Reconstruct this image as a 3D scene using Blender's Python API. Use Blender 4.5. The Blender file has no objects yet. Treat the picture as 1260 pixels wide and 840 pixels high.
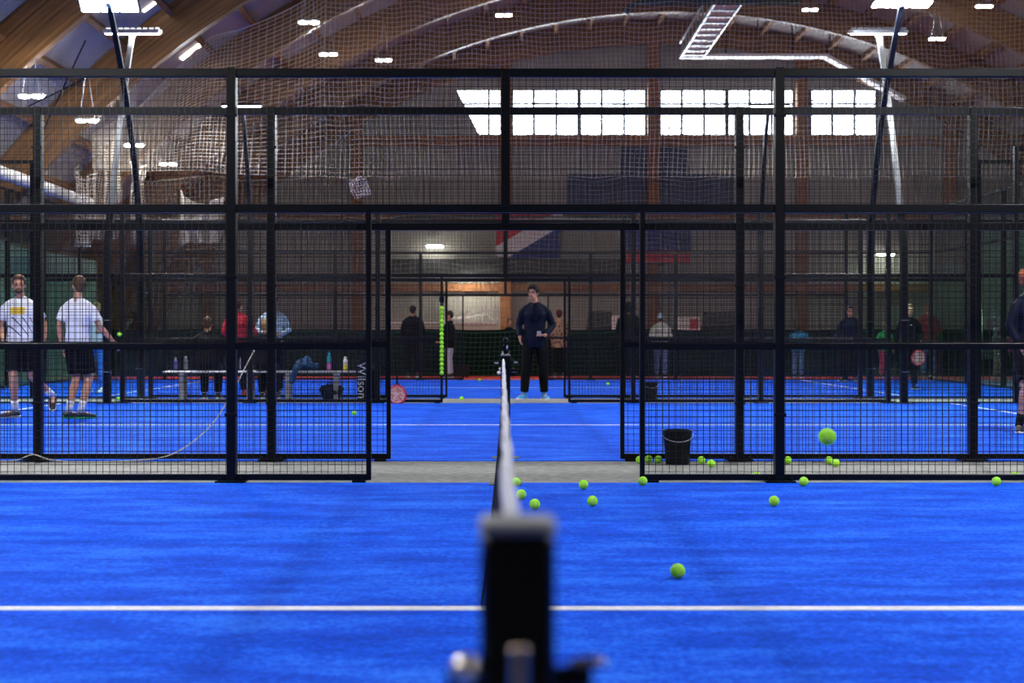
import bpy, math, random
from mathutils import Vector, Matrix, Euler, noise
random.seed(7)
PI = math.pi
sc = bpy.context.scene
col = sc.collection
F, VX, VY, CH = 1731.0, 622.0, 411.0, 1.087

def wx(px, d): return (px - VX) * d / F
def wz(py, d): return CH - (py - VY) * d / F
def dg(py, z=0.0): return F * (CH - z) / (py - VY)

# ------------------------------------------------------------------ materials
def mat(name, color, rough=0.6, metal=0.0, spec=0.5, emit=None, estr=0.0):
    m = bpy.data.materials.new(name); m.use_nodes = True
    b = m.node_tree.nodes['Principled BSDF']
    b.inputs['Base Color'].default_value = (*color, 1)
    b.inputs['Roughness'].default_value = rough
    b.inputs['Metallic'].default_value = metal
    b.inputs['Specular IOR Level'].default_value = spec
    if emit:
        b.inputs['Emission Color'].default_value = (*emit, 1)
        b.inputs['Emission Strength'].default_value = estr
    return m

def N(m, t, **kw):
    n = m.node_tree.nodes.new(t)
    for k, v in kw.items(): setattr(n, k, v)
    return n
def L(m, a, b): m.node_tree.links.new(a, b)
def P(m): return m.node_tree.nodes['Principled BSDF']

def noisy(name, c1, c2, scale=20, rough=0.7, stretch=(1, 1, 1), bump=0.0, detail=4, contrast=(0.35, 0.65), spec=0.3):
    m = mat(name, c1, rough, spec=spec)
    tc = N(m, 'ShaderNodeTexCoord'); mp = N(m, 'ShaderNodeMapping'); mp.inputs['Scale'].default_value = stretch
    nz = N(m, 'ShaderNodeTexNoise'); nz.inputs['Scale'].default_value = scale; nz.inputs['Detail'].default_value = detail
    cr = N(m, 'ShaderNodeValToRGB')
    cr.color_ramp.elements[0].position = contrast[0]; cr.color_ramp.elements[1].position = contrast[1]
    cr.color_ramp.elements[0].color = (*c1, 1); cr.color_ramp.elements[1].color = (*c2, 1)
    L(m, tc.outputs['Object'], mp.inputs[0]); L(m, mp.outputs[0], nz.inputs['Vector'])
    L(m, nz.outputs['Fac'], cr.inputs[0]); L(m, cr.outputs[0], P(m).inputs['Base Color'])
    if bump:
        bp = N(m, 'ShaderNodeBump'); bp.inputs['Strength'].default_value = bump; bp.inputs['Distance'].default_value = 0.01
        L(m, nz.outputs['Fac'], bp.inputs['Height']); L(m, bp.outputs[0], P(m).inputs['Normal'])
    return m

ARX, ARZ, RIN, ROUT = 5.18, -8.95, 20.07, 20.92
def m_turf():
    m = mat('blue_turf', (0.01, 0.1, 0.85), 0.9, spec=0.12)
    tc = N(m, 'ShaderNodeTexCoord')
    mp = N(m, 'ShaderNodeMapping'); mp.inputs['Scale'].default_value = (0.55, 1.6, 1)
    n1 = N(m, 'ShaderNodeTexNoise'); n1.inputs['Scale'].default_value = 2.2; n1.inputs['Detail'].default_value = 8; n1.inputs['Roughness'].default_value = 0.7
    n2 = N(m, 'ShaderNodeTexNoise'); n2.inputs['Scale'].default_value = 42; n2.inputs['Detail'].default_value = 6; n2.inputs['Roughness'].default_value = 0.75
    L(m, tc.outputs['Object'], mp.inputs[0]); L(m, mp.outputs[0], n1.inputs['Vector']); L(m, tc.outputs['Object'], n2.inputs['Vector'])
    mx = N(m, 'ShaderNodeMix', data_type='FLOAT'); mx.inputs['Factor'].default_value = 0.5
    L(m, n1.outputs['Fac'], mx.inputs['A']); L(m, n2.outputs['Fac'], mx.inputs['B'])
    cr = N(m, 'ShaderNodeValToRGB')
    e = cr.color_ramp.elements
    e[0].position = 0.4; e[0].color = (0.0, 0.05, 0.55, 1)
    e[1].position = 0.61; e[1].color = (0.03, 0.22, 1.0, 1)
    x = e.new(0.5); x.color = (0.001, 0.095, 0.83, 1)
    L(m, mx.outputs['Result'], cr.inputs[0]); L(m, cr.outputs[0], P(m).inputs['Base Color'])
    bp = N(m, 'ShaderNodeBump'); bp.inputs['Strength'].default_value = 0.5; bp.inputs['Distance'].default_value = 0.01
    L(m, n2.outputs['Fac'], bp.inputs['Height']); L(m, bp.outputs[0], P(m).inputs['Normal'])
    return m
def m_glulam():
    m = mat('glulam_wood', (0.3, 0.15, 0.06), 0.45, spec=0.4)
    tc = N(m, 'ShaderNodeTexCoord'); sp = N(m, 'ShaderNodeSeparateXYZ'); L(m, tc.outputs['Object'], sp.inputs[0])
    def mth(op, a, b=None):
        n = N(m, 'ShaderNodeMath', operation=op)
        for i, v in enumerate((a, b)):
            if v is None: continue
            if isinstance(v, (int, float)): n.inputs[i].default_value = v
            else: L(m, v, n.inputs[i])
        return n.outputs[0]
    dx = mth('SUBTRACT', sp.outputs['X'], ARX); dz = mth('SUBTRACT', sp.outputs['Z'], ARZ)
    r = mth('SQRT', mth('ADD', mth('MULTIPLY', dx, dx), mth('MULTIPLY', dz, dz)))
    lam = mth('FLOOR', mth('MULTIPLY', r, 22.0))
    ang = mth('ARCTAN2', dx, dz)
    cb = N(m, 'ShaderNodeCombineXYZ'); L(m, mth('MULTIPLY', ang, 12.0), cb.inputs[0]); L(m, lam, cb.inputs[1]); L(m, sp.outputs['Y'], cb.inputs[2])
    nz = N(m, 'ShaderNodeTexNoise'); nz.inputs['Scale'].default_value = 1.1; nz.inputs['Detail'].default_value = 5; L(m, cb.outputs[0], nz.inputs['Vector'])
    cr = N(m, 'ShaderNodeValToRGB'); e = cr.color_ramp.elements
    e[0].position = 0.3; e[0].color = (0.1, 0.042, 0.011, 1); e[1].position = 0.72; e[1].color = (0.29, 0.14, 0.045, 1)
    L(m, nz.outputs['Fac'], cr.inputs[0]); L(m, cr.outputs[0], P(m).inputs['Base Color'])
    return m
def m_corrugated(name, c1, c2, axis='X', freq=5.0, rough=0.5):
    m = mat(name, c1, rough, spec=0.3)
    tc = N(m, 'ShaderNodeTexCoord'); wv = N(m, 'ShaderNodeTexWave', wave_type='BANDS', bands_direction=axis, wave_profile='SIN')
    wv.inputs['Scale'].default_value = freq; wv.inputs['Distortion'].default_value = 0
    L(m, tc.outputs['Object'], wv.inputs['Vector'])
    nz = N(m, 'ShaderNodeTexNoise'); nz.inputs['Scale'].default_value = 0.9; nz.inputs['Detail'].default_value = 4; L(m, tc.outputs['Object'], nz.inputs['Vector'])
    cr = N(m, 'ShaderNodeValToRGB'); e = cr.color_ramp.elements
    e[0].position = 0.35; e[0].color = (*c1, 1); e[1].position = 0.65; e[1].color = (*c2, 1)
    L(m, nz.outputs['Fac'], cr.inputs[0]); L(m, cr.outputs[0], P(m).inputs['Base Color'])
    bp = N(m, 'ShaderNodeBump'); bp.inputs['Strength'].default_value = 0.8; bp.inputs['Distance'].default_value = 0.05
    L(m, wv.outputs['Fac'], bp.inputs['Height']); L(m, bp.outputs[0], P(m).inputs['Normal'])
    return m
def m_glass():
    m = bpy.data.materials.new('tinted_glass'); m.use_nodes = True
    nt = m.node_tree; nt.nodes.clear()
    o = nt.nodes.new('ShaderNodeOutputMaterial'); t = nt.nodes.new('ShaderNodeBsdfTransparent'); g = nt.nodes.new('ShaderNodeBsdfGlossy')
    t.inputs[0].default_value = (0.87, 0.945, 0.915, 1); g.inputs['Roughness'].default_value = 0.02; g.inputs[0].default_value = (0.8, 1, 0.92, 1)
    f = nt.nodes.new('ShaderNodeFresnel'); f.inputs[0].default_value = 1.5
    ge = nt.nodes.new('ShaderNodeNewGeometry'); fm = nt.nodes.new('ShaderNodeMath'); fm.operation = 'SUBTRACT'; fm.inputs[0].default_value = 1.0; nt.links.new(ge.outputs['Backfacing'], fm.inputs[1])
    fp_ = nt.nodes.new('ShaderNodeMath'); fp_.operation = 'MULTIPLY'; nt.links.new(f.outputs[0], fp_.inputs[0]); nt.links.new(fm.outputs[0], fp_.inputs[1])
    x = nt.nodes.new('ShaderNodeMixShader'); nt.links.new(fp_.outputs[0], x.inputs[0]); nt.links.new(t.outputs[0], x.inputs[1]); nt.links.new(g.outputs[0], x.inputs[2])
    nt.links.new(x.outputs[0], o.inputs[0]); return m
def m_clear():
    m = bpy.data.materials.new('clear_plastic'); m.use_nodes = True
    nt = m.node_tree; nt.nodes.clear()
    o = nt.nodes.new('ShaderNodeOutputMaterial'); t = nt.nodes.new('ShaderNodeBsdfTransparent'); g = nt.nodes.new('ShaderNodeBsdfGlossy')
    t.inputs[0].default_value = (0.93, 0.95, 0.95, 1); g.inputs['Roughness'].default_value = 0.05
    x = nt.nodes.new('ShaderNodeMixShader'); x.inputs[0].default_value = 0.06; nt.links.new(t.outputs[0], x.inputs[1]); nt.links.new(g.outputs[0], x.inputs[2])
    nt.links.new(x.outputs[0], o.inputs[0]); return m
def m_tee_print():
    m = mat('printed_tee', (0.8, 0.8, 0.82), 0.9, spec=0.1)
    tc = N(m, 'ShaderNodeTexCoord'); sp = N(m, 'ShaderNodeSeparateXYZ'); L(m, tc.outputs['Object'], sp.inputs[0])
    def rng(out, c, w):
        s = N(m, 'ShaderNodeMath', operation='COMPARE'); L(m, out, s.inputs[0]); s.inputs[1].default_value = c; s.inputs[2].default_value = w; return s.outputs[0]
    def mul(a, b):
        s = N(m, 'ShaderNodeMath', operation='MULTIPLY'); L(m, a, s.inputs[0]); L(m, b, s.inputs[1]); return s.outputs[0]
    front = N(m, 'ShaderNodeMath', operation='LESS_THAN'); L(m, sp.outputs['Y'], front.inputs[0]); front.inputs[1].default_value = -0.03
    y = mul(mul(rng(sp.outputs['X'], 0.0, 0.09), rng(sp.outputs['Z'], 1.34, 0.045)), front.outputs[0])
    wv = N(m, 'ShaderNodeTexWave', wave_type='BANDS', bands_direction='DIAGONAL'); wv.inputs['Scale'].default_value = 5
    L(m, tc.outputs['Object'], wv.inputs['Vector'])
    gt = N(m, 'ShaderNodeMath', operation='GREATER_THAN'); L(m, wv.outputs['Fac'], gt.inputs[0]); gt.inputs[1].default_value = 0.93
    ln = mul(mul(gt.outputs[0], rng(sp.outputs['Z'], 1.14, 0.12)), front.outputs[0])
    a = N(m, 'ShaderNodeMix', data_type='RGBA'); a.inputs['A'].default_value = (0.8, 0.8, 0.82, 1); a.inputs['B'].default_value = (0.75, 0.5, 0.05, 1); L(m, y, a.inputs['Factor'])
    b = N(m, 'ShaderNodeMix', data_type='RGBA'); b.inputs['B'].default_value = (0.12, 0.12, 0.16, 1); L(m, a.outputs['Result'], b.inputs['A']); L(m, ln, b.inputs['Factor'])
    L(m, b.outputs['Result'], P(m).inputs['Base Color']); return m
def m_leopard():
    m = mat('leopard_fabric', (0.4, 0.25, 0.14), 0.95, spec=0.1)
    tc = N(m, 'ShaderNodeTexCoord'); v = N(m, 'ShaderNodeTexVoronoi'); v.inputs['Scale'].default_value = 15; L(m, tc.outputs['Object'], v.inputs['Vector'])
    cr = N(m, 'ShaderNodeValToRGB'); e = cr.color_ramp.elements; e[0].position = 0.32; e[0].color = (0.05, 0.025, 0.02, 1); e[1].position = 0.4; e[1].color = (0.36, 0.21, 0.12, 1)
    L(m, v.outputs['Distance'], cr.inputs[0]); L(m, cr.outputs[0], P(m).inputs['Base Color']); return m

M = dict(
    turf=m_turf(), glulam=m_glulam(), glass=m_glass(), clear=m_clear(),
    line=noisy('white_line_fibre', (0.7, 0.72, 0.78), (0.9, 0.9, 0.93), 40),
    concrete=noisy('grey_concrete', (0.2, 0.205, 0.19), (0.32, 0.32, 0.295), 12, bump=0.15, detail=8),
    red_floor=noisy('red_hall_floor', (0.5, 0.035, 0.02), (0.7, 0.07, 0.04), 6),
    black=mat('black_powder_coat', (0.0015, 0.0018, 0.0028), 0.36, spec=0.22),
    wire=mat('black_wire', (0.003, 0.0035, 0.005), 0.4, spec=0.35),
    gable=m_corrugated('gable_cladding', (0.29, 0.295, 0.26), (0.37, 0.37, 0.33), 'X', 4.0),
    deck=m_corrugated('roof_deck', (0.36, 0.335, 0.32), (0.43, 0.4, 0.38), 'Y', 3.0),
    purlin=noisy('purlin_wood', (0.12, 0.05, 0.018), (0.22, 0.1, 0.04), 5, stretch=(1, 0.2, 1)),
    column=noisy('column_wood', (0.17, 0.07, 0.025), (0.3, 0.13, 0.045), 7, stretch=(4, 4, 0.3)),
    netrope=mat('pale_net_cord', (0.56, 0.5, 0.41), 0.8, spec=0.2),
    skirtrope=mat('grey_green_net_cord', (0.27, 0.26, 0.22), 0.8, spec=0.2),
    greennet=mat('green_net_cord', (0.03, 0.09, 0.06), 0.8),
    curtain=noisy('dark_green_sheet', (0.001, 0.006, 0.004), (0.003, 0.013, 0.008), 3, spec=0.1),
    tape=noisy('white_net_tape', (0.72, 0.72, 0.74), (0.85, 0.85, 0.87), 30),
    courtnet=mat('black_net_cord', (0.01, 0.011, 0.016), 0.8),
    capgrey=mat('grey_plastic_cap', (0.25, 0.245, 0.24), 0.4),
    steel=mat('brushed_steel', (0.62, 0.6, 0.56), 0.2, 1.0),
    galv=mat('galvanised_steel', (0.45, 0.47, 0.5), 0.35, 0.8),
    poledark=mat('dark_pole_paint', (0.004, 0.005, 0.009), 0.4, spec=0.16),
    polelight=mat('pale_pole_paint', (0.09, 0.095, 0.1), 0.4, 0.2),
    felt=noisy('tennis_felt', (0.36, 0.95, 0.02), (0.52, 1.0, 0.08), 60, rough=1.0, bump=0.3),
    seam=mat('ball_seam', (0.75, 0.85, 0.5), 0.8),
    lampwhite=mat('lamp_white', (1, 1, 1), 0.4, emit=(1.0, 0.97, 0.93), estr=60),
    courtlamp=mat('court_lamp_led', (1, 1, 1), 0.4, emit=(0.97, 0.98, 1.0), estr=125),
    farlamp=mat('far_court_lamp_led', (1, 1, 1), 0.4, emit=(0.97, 0.98, 1.0), estr=55),
    sidecurtain=noisy('grey_green_side_curtain', (0.1, 0.135, 0.115), (0.2, 0.25, 0.22), 3.5, stretch=(1, 6, 0.3)),
    walllamp=mat('wall_lamp_glow', (1, 1, 1), 0.4, emit=(1.0, 0.93, 0.82), estr=20),
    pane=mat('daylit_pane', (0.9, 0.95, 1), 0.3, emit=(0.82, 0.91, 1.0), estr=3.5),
    deck_glow=mat('painted_deck_light', (1, 0.95, 0.9), 0.5, emit=(1.0, 0.86, 0.74), estr=1.7),  # glow stands in for light falling on the roof deck
    winframe=mat('window_frame_paint', (0.07, 0.09, 0.13), 0.5),
    white=mat('white_paint', (0.8, 0.79, 0.78), 0.5),
    cream=noisy('cream_board', (0.5, 0.46, 0.38), (0.6, 0.56, 0.47), 4),
    navybanner=noisy('navy_fabric_banner', (0.045, 0.06, 0.11), (0.07, 0.09, 0.15), 3),
    flagred=mat('flag_red', (0.5, 0.015, 0.03), 0.8), flagwhite=mat('flag_white', (0.62, 0.62, 0.66), 0.8), flagblue=mat('flag_blue', (0.02, 0.035, 0.19), 0.8),
    darkgrey=noisy('dark_grey_sheet', (0.03, 0.035, 0.035), (0.06, 0.065, 0.065), 4),
    bucket=mat('black_bucket_plastic', (0.002, 0.002, 0.0025), 0.4, spec=0.25),
    bench=mat('grey_bench_metal', (0.34, 0.34, 0.35), 0.4, 0.3),
    cord=mat('pale_cord', (0.62, 0.58, 0.5), 0.7),
    skin=noisy('skin', (0.52, 0.24, 0.14), (0.6, 0.3, 0.18), 12, rough=0.55),
    eye=mat('eye_dark', (0.02, 0.012, 0.01), 0.2), lip=mat('lip', (0.35, 0.09, 0.08), 0.5),
    hairdark=noisy('dark_brown_hair', (0.012, 0.007, 0.005), (0.035, 0.02, 0.013), 60), hairbrown=noisy('brown_hair', (0.06, 0.03, 0.015), (0.13, 0.065, 0.03), 60),
    hairblond=noisy('blond_hair', (0.3, 0.18, 0.07), (0.45, 0.29, 0.13), 60), hairred=noisy('red_brown_hair', (0.28, 0.07, 0.03), (0.4, 0.12, 0.05), 60),
    tee=noisy('white_cotton', (0.74, 0.74, 0.78), (0.84, 0.84, 0.87), 8), teeprint=m_tee_print(),
    blackcloth=noisy('black_cloth', (0.0015, 0.0015, 0.002), (0.005, 0.005, 0.006), 12, spec=0.12), navycloth=noisy('navy_cloth', (0.0025, 0.0045, 0.015), (0.006, 0.009, 0.026), 10, spec=0.12),
    greycloth=noisy('pale_grey_cloth', (0.3, 0.31, 0.4), (0.5, 0.5, 0.6), 25), bluecloth=noisy('bright_blue_cloth', (0.03, 0.16, 0.6), (0.05, 0.24, 0.75), 8),
    lightblue=noisy('light_blue_shirt', (0.28, 0.5, 0.72), (0.6, 0.72, 0.82), 18), redcloth=noisy('red_cloth', (0.55, 0.02, 0.04), (0.72, 0.05, 0.08), 6),
    maroon=noisy('maroon_knit', (0.07, 0.008, 0.01), (0.12, 0.014, 0.016), 20), darkred=noisy('dark_red_cloth', (0.26, 0.02, 0.025), (0.36, 0.04, 0.04), 6), creamcoat=noisy('cream_coat', (0.5, 0.5, 0.4), (0.66, 0.65, 0.54), 10, bump=0.3),
    jeans=noisy('blue_jeans', (0.05, 0.1, 0.26), (0.16, 0.25, 0.48), 14), leopard=m_leopard(), greencloth=noisy('green_cloth', (0.02, 0.4, 0.09), (0.03, 0.55, 0.14), 8),
    pinkcloth=noisy('pink_cloth', (0.6, 0.04, 0.16), (0.75, 0.08, 0.24), 8), mauve=noisy('mauve_cloth', (0.22, 0.15, 0.2), (0.3, 0.21, 0.27), 8),
    beige=noisy('beige_cloth', (0.36, 0.27, 0.16), (0.46, 0.35, 0.22), 8), teal=noisy('teal_blue_cloth', (0.01, 0.13, 0.3), (0.02, 0.24, 0.5), 8),
    petrol=noisy('petrol_blue_jacket', (0.004, 0.03, 0.09), (0.012, 0.07, 0.17), 14),
    shoeblack=mat('black_shoe', (0.012, 0.012, 0.014), 0.5), shoewhite=mat('white_shoe_sole', (0.75, 0.75, 0.76), 0.5), shoegreen=mat('green_shoe', (0.01, 0.55, 0.07), 0.5),
    shoeblue=mat('light_blue_shoe', (0.05, 0.35, 0.75), 0.5), shoeorange=mat('orange_shoe', (0.9, 0.12, 0.03), 0.5), sock=mat('white_sock', (0.7, 0.7, 0.74), 0.9),
    racketorange=noisy('coral_racket_face', (0.7, 0.2, 0.12), (0.9, 0.62, 0.5), 45, contrast=(0.45, 0.55)), racketgrey=mat('grey_racket_face', (0.3, 0.31, 0.33), 0.4),
    btpurple=mat('purple_bottle', (0.12, 0.1, 0.3), 0.3), btgrey=mat('grey_bottle', (0.42, 0.44, 0.47), 0.25, 0.4), btteal=mat('teal_bottle', (0.01, 0.42, 0.5), 0.3), btpink=mat('pink_bottle', (0.8, 0.2, 0.5), 0.3),
    btyellow=mat('yellow_bottle', (0.6, 0.5, 0.05), 0.3), bagtext=mat('white_bag_lettering', (0.75, 0.75, 0.77), 0.6), green=mat('dark_green_pipe', (0.03, 0.07, 0.06), 0.35),
    greyduct=mat('pale_duct', (0.62, 0.61, 0.58), 0.5), knobcream=mat('polished_brass_knob', (0.97, 0.86, 0.72), 0.33, 1.0), bronze=mat('bronze_metal', (0.35, 0.27, 0.2), 0.25, 1.0),
)

# ------------------------------------------------------------------ mesh builder
class MB:
    def __init__(s): s.v = []; s.f = []; s.mi = []; s.cur = 0
    def quad(s, a, b, c, d):
        i = len(s.v); s.v += [a, b, c, d]; s.f.append((i, i+1, i+2, i+3)); s.mi.append(s.cur); return s
    def box(s, x0, x1, y0, y1, z0, z1):
        i = len(s.v)
        s.v += [(x0,y0,z0),(x1,y0,z0),(x1,y1,z0),(x0,y1,z0),(x0,y0,z1),(x1,y0,z1),(x1,y1,z1),(x0,y1,z1)]
        for q in ((0,3,2,1),(4,5,6,7),(0,1,5,4),(1,2,6,5),(2,3,7,6),(3,0,4,7)):
            s.f.append(tuple(i+k for k in q)); s.mi.append(s.cur)
        return s
    def cbox(s, c, h): return s.box(c[0]-h[0], c[0]+h[0], c[1]-h[1], c[1]+h[1], c[2]-h[2], c[2]+h[2])
    def bbox(s, x0, x1, y0, y1, z0, z1, b=0.006):
        # box with chamfered vertical and horizontal edges
        i = len(s.v)
        xs = ((x0, x0+b), (x1, x1-b)); ys = ((y0, y0+b), (y1, y1-b)); zs = ((z0, z0+b), (z1, z1-b))
        idx = {}
        for a in (0, 1):
            for c in (0, 1):
                for d in (0, 1):
                    idx[a,c,d,'x'] = len(s.v); s.v.append((xs[a][0], ys[c][1], zs[d][1]))
                    idx[a,c,d,'y'] = len(s.v); s.v.append((xs[a][1], ys[c][0], zs[d][1]))
                    idx[a,c,d,'z'] = len(s.v); s.v.append((xs[a][1], ys[c][1], zs[d][0]))
        def ad(*k): s.f.append(tuple(idx[q] for q in k)); s.mi.append(s.cur)
        for a in (0, 1):
            ad((a,0,0,'x'),(a,1,0,'x'),(a,1,1,'x'),(a,0,1,'x')); ad((0,a,0,'y'),(1,a,0,'y'),(1,a,1,'y'),(0,a,1,'y')); ad((0,0,a,'z'),(1,0,a,'z'),(1,1,a,'z'),(0,1,a,'z'))
        for a in (0, 1):
            for c in (0, 1):
                ad((a,c,0,'x'),(a,c,1,'x'),(a,c,1,'y'),(a,c,0,'y')); ad((a,0,c,'x'),(a,1,c,'x'),(a,1,c,'z'),(a,0,c,'z')); ad((0,a,c,'y'),(1,a,c,'y'),(1,a,c,'z'),(0,a,c,'z'))
                for d in (0, 1): ad((a,c,d,'x'),(a,c,d,'y'),(a,c,d,'z'))
        return s
    def tube(s, pts, r, n=8, cap=True, ref=None):
        pts = [Vector(p) for p in pts]
        rr = r if isinstance(r, (list, tuple)) else [r]*len(pts)
        base = len(s.v); u = None
        for k, p in enumerate(pts):
            t = (pts[min(k+1, len(pts)-1)] - pts[max(k-1, 0)])
            t = t.normalized() if t.length > 1e-9 else Vector((0,0,1))
            if u is None:
                u = Vector(ref) if ref else (Vector((1,0,0)) if abs(t.x) < 0.9 else Vector((0,1,0)))
            u = (u - t*u.dot(t)).normalized(); w = t.cross(u)
            ra, rb = rr[k] if isinstance(rr[k], (tuple, list)) else (rr[k], rr[k])
            for j in range(n):
                a = 2*PI*(j+0.5)/n
                s.v.append(tuple(p + u*(math.cos(a)*ra) + w*(math.sin(a)*rb)))
        for k in range(len(pts)-1):
            for j in range(n):
                a = base+k*n+j; b = base+k*n+(j+1) % n
                s.f.append((a, b, b+n, a+n)); s.mi.append(s.cur)
        if cap:
            s.f.append(tuple(base+j for j in reversed(range(n)))); s.mi.append(s.cur)
            e = base+(len(pts)-1)*n; s.f.append(tuple(e+j for j in range(n))); s.mi.append(s.cur)
        return s
    def ell(s, c, r, n=14, m=9, rot=None):
        base = len(s.v); R = rot or Matrix.Identity(3); c = Vector(c)
        s.v.append(tuple(c + R @ Vector((0,0,-r[2]))))
        for i in range(1, m):
            th = PI*i/m - PI/2
            for j in range(n):
                a = 2*PI*j/n
                s.v.append(tuple(c + R @ Vector((math.cos(th)*math.cos(a)*r[0], math.cos(th)*math.sin(a)*r[1], math.sin(th)*r[2]))))
        s.v.append(tuple(c + R @ Vector((0,0,r[2])))); top = len(s.v)-1
        for j in range(n):
            s.f.append((base, base+1+(j+1) % n, base+1+j)); s.mi.append(s.cur)
            o = base+1+(m-2)*n; s.f.append((o+j, o+(j+1) % n, top)); s.mi.append(s.cur)
        for i in range(m-2):
            for j in range(n):
                a = base+1+i*n+j; b = base+1+i*n+(j+1) % n
                s.f.append((a, b, b+n, a+n)); s.mi.append(s.cur)
        return s
    def prism(s, poly, y0, y1):
        # outline in x,z extruded in y
        n = len(poly); i = len(s.v)
        s.v += [(x, y0, z) for x, z in poly] + [(x, y1, z) for x, z in poly]
        s.f.append(tuple(i+k for k in range(n))); s.mi.append(s.cur); s.f.append(tuple(i+n+k for k in reversed(range(n)))); s.mi.append(s.cur)
        for k in range(n):
            a = i+k; b = i+(k+1) % n; s.f.append((b, a, a+n, b+n)); s.mi.append(s.cur)
        return s
    def lathe(s, prof, c=(0,0,0), n=24):
        base = len(s.v)
        for r, z in prof:
            for j in range(n):
                a = 2*PI*j/n; s.v.append((c[0]+r*math.cos(a), c[1]+r*math.sin(a), c[2]+z))
        for k in range(len(prof)-1):
            for j in range(n):
                a = base+k*n+j; b = base+k*n+(j+1) % n; s.f.append((a, b, b+n, a+n)); s.mi.append(s.cur)
        return s
    def mesh(s, name, mats, smooth=False):
        me = bpy.data.meshes.new(name); me.from_pydata([tuple(v) for v in s.v], [], s.f)
        for m_ in (mats if isinstance(mats, (list, tuple)) else [mats]): me.materials.append(m_)
        if any(s.mi): me.polygons.foreach_set('material_index', s.mi)
        if smooth: me.polygons.foreach_set('use_smooth', [True]*len(me.polygons))
        me.update(); return me
    def build(s, name, mats, parent=None, loc=(0,0,0), smooth=False, label=None):
        o = bpy.data.objects.new(name, s.mesh(name, mats, smooth)); col.objects.link(o)
        o.location = loc
        if parent: o.parent = parent
        if label: o['label'] = label
        return o

def tag(o, label, cat, group=None, kind=None):
    o['label'] = label
    if cat: o['category'] = cat
    if group: o['group'] = group
    if kind: o['kind'] = kind
    return o
def thing(name, label, cat, loc=(0,0,0), rz=0, group=None):
    o = bpy.data.objects.new(name, None); col.objects.link(o); o.location = loc; o.rotation_euler = (0,0,rz); o.empty_display_size = 0.1
    return tag(o, label, cat, group)
def struct(o, label=None):
    o['kind'] = 'structure'
    if label: o['label'] = label
    return o
def place(me, name, parent, loc=(0,0,0)):
    o = bpy.data.objects.new(name, me); col.objects.link(o); o.location = loc; o.parent = parent; return o
def copy_tree(o, parent=None):
    c = o.copy(); col.objects.link(c)
    if parent: c.parent = parent
    for ch in list(o.children): copy_tree(ch, c)
    return c

# ------------------------------------------------------------------ setting: floor, walls, roof
YB, YG = -9.0, 48.9
FY = [10.29, 12.05, 22.05, 23.8, 33.05]      # the five side fences
struct(MB().box(-14, 24, YB, YG+0.3, -0.3, 0.0).build('floor', M['concrete']), 'grey concrete hall floor')
struct(MB().box(-13.5, 23.5, 33.25, YG, 0.0, 0.004).build('floor_red', M['red_floor']), 'red hall floor beyond the last court')
def turf(y0, y1, label, xe=10.0):
    return struct(MB().box(-xe, xe, y0, y1, 0.0, 0.008).build('court_turf', M['turf']), label)
turf(0.3, FY[0]-0.06, 'blue turf of the nearest court')
turf(FY[1]-0.02, FY[2], 'blue turf of the middle court')
turf(FY[3], 33.25, 'blue turf of the farthest court')
def line(x0, x1, y0, y1, label):
    return struct(MB().box(x0, x1, y0, y1, 0.008, 0.0105).build('court_line', M['line']), label)
for (a, b, nm) in ((0.3, FY[0], 'nearest'), (FY[1], FY[2], 'middle'), (FY[3], 33.2, 'farthest')):
    mid = {'nearest': 5.535, 'middle': 16.75, 'farthest': 28.4}[nm]
    line(-6.95, 6.95, mid-0.038, mid+0.038, f'white centre line of the {nm} court')
    for sx, s_ in ((-1, 'left'), (1, 'right')): line(sx*6.95-0.03, sx*6.95+0.03, a+0.02, b-0.1, f'white service line on the {s_} of the {nm} court')

def arc(r, a): return (ARX + r*math.sin(a), ARZ + r*math.cos(a))
AMAX = math.acos((0 - ARZ)/RIN)
def arch_mesh(y0, y1, rin, rout, a0=-AMAX-0.02, a1=AMAX+0.02, n=64):
    b = MB(); base = 0
    for k in range(n+1):
        a = a0+(a1-a0)*k/n
        for (r, y) in ((rin, y0), (rout, y0), (rout, y1), (rin, y1)):
            x, z = arc(r, a); b.v.append((x, y, z))
    for k in range(n):
        for j in range(4):
            p = k*4+j; q = k*4+(j+1) % 4; b.f.append((p, q, q+4, p+4)); b.mi.append(0)
    b.f.append((0,3,2,1)); b.f.append((n*4, n*4+1, n*4+2, n*4+3)); b.mi += [0, 0]
    return b
ARY = [YG-0.2-4.78*k for k in range(12)]
ordin = ['against the window wall', 'second from the window wall', 'third from the window wall', 'fourth from the window wall', 'fifth from the window wall', 'sixth from the window wall']
for k, y in enumerate(ARY):
    struct(arch_mesh(y-0.11, y+0.11, RIN, ROUT-0.02).build('timber_arch', M['glulam'], smooth=False), 'curved glulam roof arch, ' + (ordin[k] if k < 6 else 'nearer than the picture shows'))
struct(arch_mesh(YB, YG+0.2, ROUT, ROUT+0.12, n=80).build('ceiling', M['deck']), 'pale profiled metal roof deck')
# purlins, one object per bay
for k in range(len(ARY)-1):
    b = MB(); y0, y1 = ARY[k+1]+0.11, ARY[k]-0.11
    n = int(2*AMAX/0.0575)
    for j in range(n+1):
        a = -AMAX + 0.02 + j*0.0575
        pts = []
        for (r, da) in ((ROUT-0.26, -0.0028), (ROUT-0.26, 0.0028), (ROUT-0.001, 0.0028), (ROUT-0.001, -0.0028)): pts.append(arc(r, a+da))
        b.prism(pts, y0, y1)
    struct(b.build('roof_purlins', M['purlin']), 'timber purlins between two roof arches')
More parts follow.
